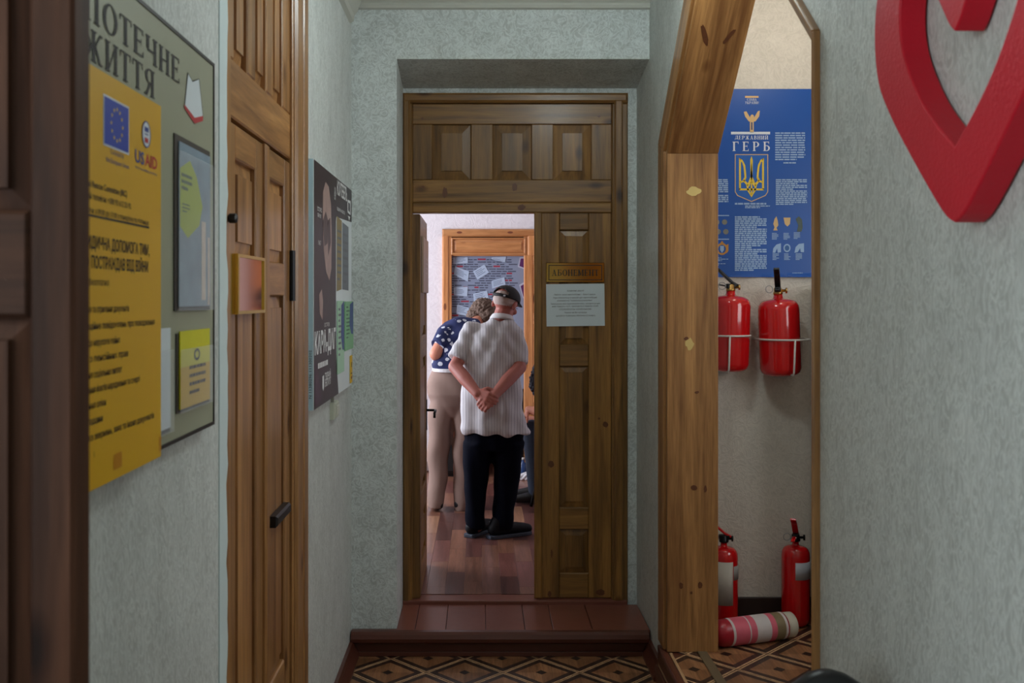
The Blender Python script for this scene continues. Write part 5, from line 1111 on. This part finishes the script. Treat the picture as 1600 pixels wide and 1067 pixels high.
top_ = [cc+cr @ Vector((rx*x*.99, ry*y*.99, -.004)) for x, y in A]; out_ = [cc+cr @ Vector((rx*x*.98, ry*y*.99-.075*max(0, -y)**.8, -.022+.012*(1-abs(x)))) for x, y in A]; k = len(A)
b.add(top_+out_, [(i, i+1, k+i+1, k+i) for i in range(k-1)]); br = b.build('brim', plain('black_brim', rgb(22, 20, 22), .7), cp, smooth=True); s_ = br.modifiers.new('thickness', 'SOLIDIFY'); s_.thickness = .004
b = MB(); b.fbox(Fr(cc+cr @ Vector((-.035, ry+.004, -.004)), cr @ Vector((-1, 0, 0)), cr @ Vector((0, 0, 1)), cr @ Vector((0, 1, 0))), 0, .014, -.004, .006, 0, .003); b.build('buckle', M['steel'], cp)

# ------------------------------------------------------------------ the woman leaning forward beyond him
YW = 7.10
wo = thing('person', P(700, 797, YW), 'person in navy patterned blouse and beige trousers bending forward beyond the striped shirt', 'person')
sk2 = skinmat('fair_skin', rgb(214, 142, 116), rgb(190, 110, 90))
hc2 = P(756, 497, 7.46); HR2 = RZm(180-20) @ RX(48)
b = MB(); head(b, hc2, HR2, .97); b.chain([P(738, 512, 7.32), P(752, 498, 7.43)], [.055, .052])
s_l, s_r = P(698, 521, 7.20), P(768, 528, 7.25)
el2, wr2 = P(681, 553, 7.10), P(700, 575, 7.40); el3, wr3 = P(780, 572, 7.35), P(775, 580, 7.62)
b.chain([P(706, 610, 7.12), P(712, 560, 7.17), P(730, 522, 7.28)], [.12, .105, .11]); b.chain([s_l, el2, P(690, 566, 7.26), wr2], [.052, .046, .042, .028]); b.chain([s_r, el3, wr3], [.05, .043, .028])
hand(b, wr2, (.1, .9, -.3), None, (.9, -.1, 0), (0, -.2, -1), .5, .92); hand(b, wr3, (0, .9, -.3), None, (-.9, 0, 0), (0, -.2, -1), .5, .92)
b.chain([P(704, 615, 7.12), P(688, 660, 7.12), P(683, 730, 7.11), P(680, 785, 7.12)], [.08, .055, .04, .034]); b.chain([P(704, 615, 7.12), P(722, 660, 7.12), P(719, 730, 7.11), P(718, 790, 7.12)], [.09, .07, .05, .036])
skin('body', b, .0058, sk2, wo, 3); eyes(wo, hc2, HR2, .97)
b = MB(); b.ell(hc2+HR2 @ Vector((0, .03, .03)), (.105, .112, .105), HR2); b.ell(hc2+HR2 @ Vector((.05, .03, -.02)), (.07, .08, .08), HR2); b.ell(hc2+HR2 @ Vector((-.05, .03, -.02)), (.07, .08, .08), HR2)
def curl_fn(co, no): return co+no*(.007*np.sin(co[:, :1]*150+3*np.sin(co[:, 2:3]*90))*np.sin(co[:, 2:3]*140+2*np.sin(co[:, 1:2]*120))+.004*np.sin(co[:, 1:2]*310)*np.sin(co[:, :1]*290))
skin('hair', b, .006, plain('curly_grey_brown_hair', rgb(112, 90, 78), .8, var=.35, bump=.9, bscale=220, vscale=60), wo, 2, curl_fn)
b = MB(); R1 = RX(-34) @ RYm(16)
b.loft([(P(704, 578, 7.14), .125, .10), (P(705, 568, 7.15), .135, .11), (P(711, 548, 7.19), .155, .115, RX(-20)), (P(719, 528, 7.24), .175, .115, R1), (P(726, 514, 7.28), .165, .10, R1), (P(733, 506, 7.32), .10, .08, R1), (P(737, 502, 7.34), .06, .06, R1)], 28, 2.3)
fr_tube(b, P(702, 517, 7.22), P(684, 542, 7.12), .068, .064); b.cap(P(702, 519, 7.22), P(712, 520, 7.24), .062, .07); fr_tube(b, P(764, 524, 7.26), P(778, 556, 7.31), .066, .062)
def bl_fn(co, no): return co+no*(.005*np.sin(co[:, :1]*36+co[:, 2:3]*22)+.003*np.sin(co[:, 2:3]*60-co[:, :1]*40))
skin('blouse', b, .008, motifs('navy_motif_cloth', rgb(22, 34, 84), rgb(206, 210, 222), 19), wo, 4, bl_fn, label='navy blouse with small white motifs')
b = MB(); b.lathe(P(704, 580, 7.135), (0.02, 0, 1), [(0, .132), (.022, .134), (.022, .09), (0, .09)], 32); wb = b.build('waistband', plain('white_waistband', rgb(222, 220, 224), .7), wo, smooth=False); wb.scale = (1, 1, 1)
b = MB()
b.loft([(P(708, 650, 7.12), .10, .09), (P(706, 632, 7.12), .150, .125), (P(705, 615, 7.12), .175, .138), (P(704, 600, 7.125), .165, .13), (P(703, 585, 7.13), .142, .115), (P(703.5, 577, 7.135), .134, .108)], 28, 2.2)
def wl(mb, pts): mb.loft([(P(x, y, Y), w*Y/F, d) for x, y, Y, w, d in pts], 24, 2.1)
wl(b, [(680, 793, 7.08, 11, .08), (681, 780, 7.08, 13, .08), (683, 750, 7.10, 14.5, .085), (684.5, 715, 7.11, 16, .095), (687, 680, 7.12, 18.5, .105), (689.5, 640, 7.12, 20, .118), (692, 605, 7.12, 18, .12)])
wl(b, [(720, 798, 7.10, 10.5, .08), (721, 785, 7.10, 13, .08), (722, 750, 7.11, 14, .083), (723, 715, 7.11, 15, .095), (724, 680, 7.12, 16.5, .105), (724, 645, 7.12, 18, .115), (719, 605, 7.12, 19, .12)])
def wt_fn(co, no): return co+no*(.008*np.sin(co[:, :1]*34+4*np.sin(co[:, 2:3]*5))*np.clip(1.0-co[:, 2:3], 0, 1)+.005*np.sin(co[:, 2:3]*24+co[:, :1]*30))
skin('trousers', b, .009, plain('beige_trouser_cloth', rgb(150, 126, 116), .85, var=.08, spec=.2), wo, 5, wt_fn)
for px, py, Y, a in ((683, 797, 7.10, 10), (720, 800, 7.12, -12)):
    o_ = P(px, py, Y); o_.z = ZR; R = RZm(a); q = lambda x, y, z: o_+R @ Vector((x, y, z)); b = MB(); b.chain([q(0, -.05, .045), q(0, .05, .042), q(0, .15, .034)], [.038, .038, .030]); skin('shoe', b, .006, plain('black_shoe', rgb(24, 20, 22), .5), wo, 3, lambda co, no: np.column_stack((co[:, 0], co[:, 1], np.maximum(co[:, 2], ZR+.003))))

# ------------------------------------------------------------------ a seated person, mostly behind the closed leaf
YS = 7.40
se = thing('person', P(862, 780, YS), 'seated dark-haired person in white top and jeans, half hidden by the closed door leaf', 'person')
hc3 = P(851, 590, YS); HR3 = RZm(-90) @ RX(35); b = MB(); head(b, hc3, HR3, .92); hips3, sho = P(884, 682, YS), P(862, 622, YS)
b.chain([P(856, 612, YS), hc3+Vector((.01, 0, -.04))], [.05, .05]); b.chain([hips3, P(876, 652, YS), sho], [.13, .12, .12])
a0, a1, a2 = P(860, 628, YS-.17), P(846, 645, YS-.22), P(826, 640, YS-.16); b.chain([a0, a1, a2], [.045, .040, .028]); hand(b, a2, (-.5, .1, -.85), None, (.1, 1, 0), (.8, 0, -.4), .5, .9)
a0, a1, a2 = P(860, 628, YS+.17), P(846, 660, YS+.2), P(822, 655, YS+.1); b.chain([a0, a1, a2], [.045, .040, .028]); hand(b, a2, (-.8, 0, -.5), None, (0, 1, 0), (.4, 0, -.9), .5, .9)
for sy in (-.1, .1):
    kn = P(832, 672, YS+sy); ft = P(838, 770, YS+sy); ft.z = ZR+.06; b.chain([hips3+Vector((0, sy, -.02)), kn, ft], [.08, .055, .04])
skin('body', b, .0065, sk2, se, 3); eyes(se, hc3, HR3, .92)
b = MB(); b.ell(hc3+HR3 @ Vector((0, .03, .035)), (.092, .105, .092), HR3); b.ell(hc3+HR3 @ Vector((0, .08, -.03)), (.07, .06, .08), HR3); b.chain([hc3+Vector((-.08, -.03, 0)), hc3+Vector((-.085, -.05, -.06)), hc3+Vector((-.06, -.05, -.14))], [.035, .03, .016]); skin('hair', b, .007, plain('dark_hair', rgb(24, 24, 38), .6, var=.3, bump=.5, bscale=150), se, 2, curl_fn)
b = MB(); b.loft([(hips3, .15, .18), (P(880, 660, YS), .145, .175), (P(870, 635, YS), .13, .175), (P(864, 618, YS), .10, .15), (P(860, 612, YS), .06, .07)], 24, 2.3)
for sy in (-1, 1): fr_tube(b, P(862, 624, YS+.14*sy), P(849, 644, YS+.20*sy), .068, .062)
skin('top', b, .009, plain('white_cotton', rgb(214, 212, 216), .8), se, 4)
b = MB(); 
for sy in (-.1, .1):
    kn = P(832, 672, YS+sy); ft = P(838, 770, YS+sy); ft.z = ZR+.10; b.chain([hips3+Vector((0, sy, -.02)), kn, ft], [.10, .078, .06])
skin('jeans', b, .009, plain('dark_denim', rgb(40, 50, 68), .85, var=.3, vscale=25), se, 3)
for sy in (-.1, .1):
    o_ = P(838, 770, YS+sy); o_.z = ZR; b = MB(); b.chain([o_+Vector((.03, 0, .05)), o_+Vector((-.06, 0, .045)), o_+Vector((-.14, 0, .035))], [.04, .04, .03]); skin('shoe', b, .007, M['black'], se, 3, lambda co, no: np.column_stack((co[:, 0], co[:, 1], np.maximum(co[:, 2], ZR+.003))))
# the chair under that person
sc_ = thing('metal_chair', (hips3.x, YS, ZR), 'black chair with thin splayed metal legs under the seated person', 'chair'); zs_ = hips3.z-.135
b = MB(); b.loft([((hips3.x-.03, YS, zs_-.05), .20, .19), ((hips3.x-.03, YS, zs_-.04), .215, .205), ((hips3.x-.03, YS, zs_-.008), .215, .205), ((hips3.x-.03, YS, zs_), .20, .19)], 28, 5); b.build('seat', M['black'], sc_, smooth=False)
for sx in (-1, 1):
    for sy in (-1, 1):
        b = MB(); b.tube([(hips3.x-.03+.16*sx, YS+.16*sy, zs_-.05), (hips3.x-.03+.24*sx, YS+.20*sy, ZR)], .011, 8); b.build('leg', M['black_metal'], sc_, smooth=True)
b = MB(); b.loft([((hips3.x+.20, YS, zs_+.12), .012, .16), ((hips3.x+.205, YS, zs_+.14), .018, .18), ((hips3.x+.24, YS, zs_+.36), .018, .18), ((hips3.x+.243, YS, zs_+.38), .012, .16)], 24, 3); b.build('backrest', M['black'], sc_, smooth=True)
for sy in (-1, 1):
    b = MB(); b.tube([(hips3.x+.15, YS+.14*sy, zs_-.03), (hips3.x+.20, YS+.14*sy, zs_+.13)], .010, 8); b.build('back_support', M['black_metal'], sc_, smooth=True)

# ================================================================== display board in the far doorway with pinned notes
bd_ = thing('display_board', (.07, YR+.05, .95), 'blue-grey display board with red and dark print filling the far doorway', 'display board')
m, nt, bs = nmat('newsprint_board'); L = nt.links.new; tc = N(nt, 'ShaderNodeTexCoord'); bs.inputs['Base Color'].default_value = rgb(128, 136, 160); bs.inputs['Roughness'].default_value = .6
no = N(nt, 'ShaderNodeTexNoise'); no.inputs['Scale'].default_value = 2.5; L(tc.outputs['Object'], no.inputs['Vector']); mx = N(nt, 'ShaderNodeMix', data_type='RGBA'); mx.inputs['A'].default_value = rgb(116, 124, 150); mx.inputs['B'].default_value = rgb(140, 150, 172); L(no.outputs['Fac'], mx.inputs['Factor']); L(mx.outputs['Result'], bs.inputs['Base Color'])
f5 = Fr((0, YR+.03, 0), (1, 0, 0), (0, 0, 1), (0, -1, 0))
b = MB(); b.fbox(f5, RD[0]+.015, RD[1]-.008, .85, RZ(398), -.02, 0); b.build('board_panel', m, bd_)
b = MB(); r9 = random.Random(12); za, zb = RZ(404), 1.05; rows_ = 46
for i in range(rows_):
    z = za-(za-zb)*i/rows_; x = RD[0]+.012
    while x < RD[1]-.12:
        l = r9.uniform(.02, .075); mi = 1 if (r9.random() < .38 and i % 3 == 0) else 0
        if r9.random() < .86: b.rect(f5, x, x+l, z-.013, z-.0045 if mi == 0 else z+.002, .001, mi)
        x += l+.008
b.build('small_print', [plain('print_slate', rgb(66, 68, 88), .7), plain('print_red', rgb(150, 52, 72), .7)], bd_, kind='stuff')
NOTES = [((708, 402), (731, 402), (731, 411), (708, 413), 'white note at the upper left corner of the display board'), ((768, 402), (791, 401), (789, 410), (768, 405), 'white note at the top middle of the display board'), ((739, 424), (757, 413), (764, 426), (746, 437), 'white note tilted upward beside the centre of the display board'),
         ((711, 416), (733, 424), (731, 440), (709, 429), 'white note tilted downward under the upper left note'), ((709, 449), (731, 448), (730, 463), (709, 461), 'level white note at mid height on the left of the display board'), ((768, 439), (788, 433), (790, 445), (769, 451), 'white note just above the black cap'),
         ((739, 459), (761, 454), (764, 468), (741, 474), 'white note just above the curly hair'), ((714, 476), (733, 481), (731, 494), (713, 490), 'white note lowest on the left of the display board')]
for a, b1, c1, d1_, lab in NOTES:
    q = [((px-CX)*(YR+.028)/F, EYE+(CY-py)*(YR+.028)/F) for px, py in (d1_, c1, b1, a)]; cx_ = sum(p[0] for p in q)/4; cz = min(p[1] for p in q)
    t = thing('note', (cx_, YR+.028, cz), lab, 'note', 'notes pinned to the display board'); b = MB(); b.prism(f5, q, .0025, .004); b.build('sheet', plain('note_paper', rgb(176, 190, 212), .7, var=.03), t)
    u = Vector(q[1])-Vector(q[0]); v = Vector(q[3])-Vector(q[0]); b = MB(); rn = random.Random(int(cx_*1000))
    for k in range(4):
        s0 = Vector(q[0])+v*(.78-.17*k)+u*.12; e0 = s0+u*rn.uniform(.5, .75); w_ = v*.05; b.poly(f5, [tuple(s0), tuple(e0), tuple(e0+w_), tuple(s0+w_)], .0046)
    b.build('print', plain('note_print', rgb(96, 104, 130), .7), t)
for a, lab in ((((812, 402), (820, 402), (820, 421), (809, 417)), 'purple picture card at the top right of the display board'), (((811, 445), (820, 440), (820, 466), (817, 466)), 'purple picture card low on the right of the display board')):
    q = [((px-CX)*(YR+.028)/F, EYE+(CY-py)*(YR+.028)/F) for px, py in reversed(a)]; t = thing('picture_card', (q[0][0], YR+.028, min(p[1] for p in q)), lab, 'card', 'cards on the display board')
    b = MB(); b.prism(f5, q, .0025, .004); b.build('sheet', plain('card_white', rgb(176, 180, 200), .6), t); cx_ = sum(p[0] for p in q)/4; cz = sum(p[1] for p in q)/4
    b = MB(); b.poly(f5, [(cx_+(x-cx_)*.72+.004, cz+(z-cz)*.78) for x, z in q], .0046); b.build('picture', plain('purple_print', rgb(84, 36, 92), .5, var=.3, vscale=40), t)
# ================================================================== things on the floor at the back of the room
for px, h, lab in ((817.0, .15, 'small blue bottle on the floor beside the black-trousered legs'), (828.5, .18, 'taller blue bottle on the floor by the chair leg')):
    c = P(px, 735, 8.45); c.z = ZR; t = thing('bottle', c, lab, 'bottle', 'blue bottles on the room floor'); b = MB(); b.lathe(c, (0, 0, 1), [(0, .03), (.01, .034), (h*.62, .034), (h*.78, .014), (h*.9, .013)], 18); b.build('bottle_body', plain('blue_plastic', rgb(40, 66, 112), .3), t, smooth=True)
    b = MB(); b.lathe(c+Vector((0, 0, h*.9)), (0, 0, 1), [(0, .015), (.018, .015), (.018, .001)], 14); b.build('bottle_cap', M['white_wire'], t, smooth=True)
c = P(824, 735, 8.25); c.z = ZR; b = MB(); b.ell(c+Vector((0, 0, .03)), (.055, .04, .035)); b.ell(c+Vector((.05, .01, .028)), (.045, .04, .03)); b.ell(c+Vector((-.04, .0, .025)), (.035, .03, .028))
t = thing('crumpled_bag', c, 'crumpled white bag on the floor before the bottles', 'bag'); skin('bag_body', b, .006, plain('white_plastic_bag', rgb(200, 196, 200), .5), t, 2, lambda co, no: np.column_stack(((co+no*(.008*np.sin(co[:, :1]*160)*np.sin(co[:, 2:3]*170+co[:, 1:2]*90)))[:, :2], np.maximum((co+no*.004)[:, 2], ZR+.001))))

lc = thing('low_cabinet', (P(715, 735, 8.5).x, 8.5, ZR), 'low black cabinet seen between the legs of the beige trousers', 'cabinet'); km = plain('black_lacquer', rgb(16, 15, 16), .5); x0, x1 = P(694, 700, 8.4).x, P(752, 700, 8.4).x
b = MB(); b.box(x0, x1, 8.38, 8.66, ZR+.03, .74); b.build('body', km, lc, bevel=.004)
for a, c_ in ((x0, (x0+x1)/2), ((x0+x1)/2, x1)):
    b = MB(); b.fbev(Fr((0, 8.38, 0), (1, 0, 0), (0, 0, 1), (0, -1, 0)), a+.005, c_-.005, ZR+.05, .72, 0, .016, .003); d = b.build('door', km, lc)
    b = MB(); b.ell(((a+c_)/2, 8.355, .5), (.010, .010, .010), None, 10, 6); b.build('knob', M['steel'], d, smooth=True)
b = MB(); b.box(x0+.02, x1-.02, 8.41, 8.64, ZR, ZR+.03); b.build('plinth', km, lc)
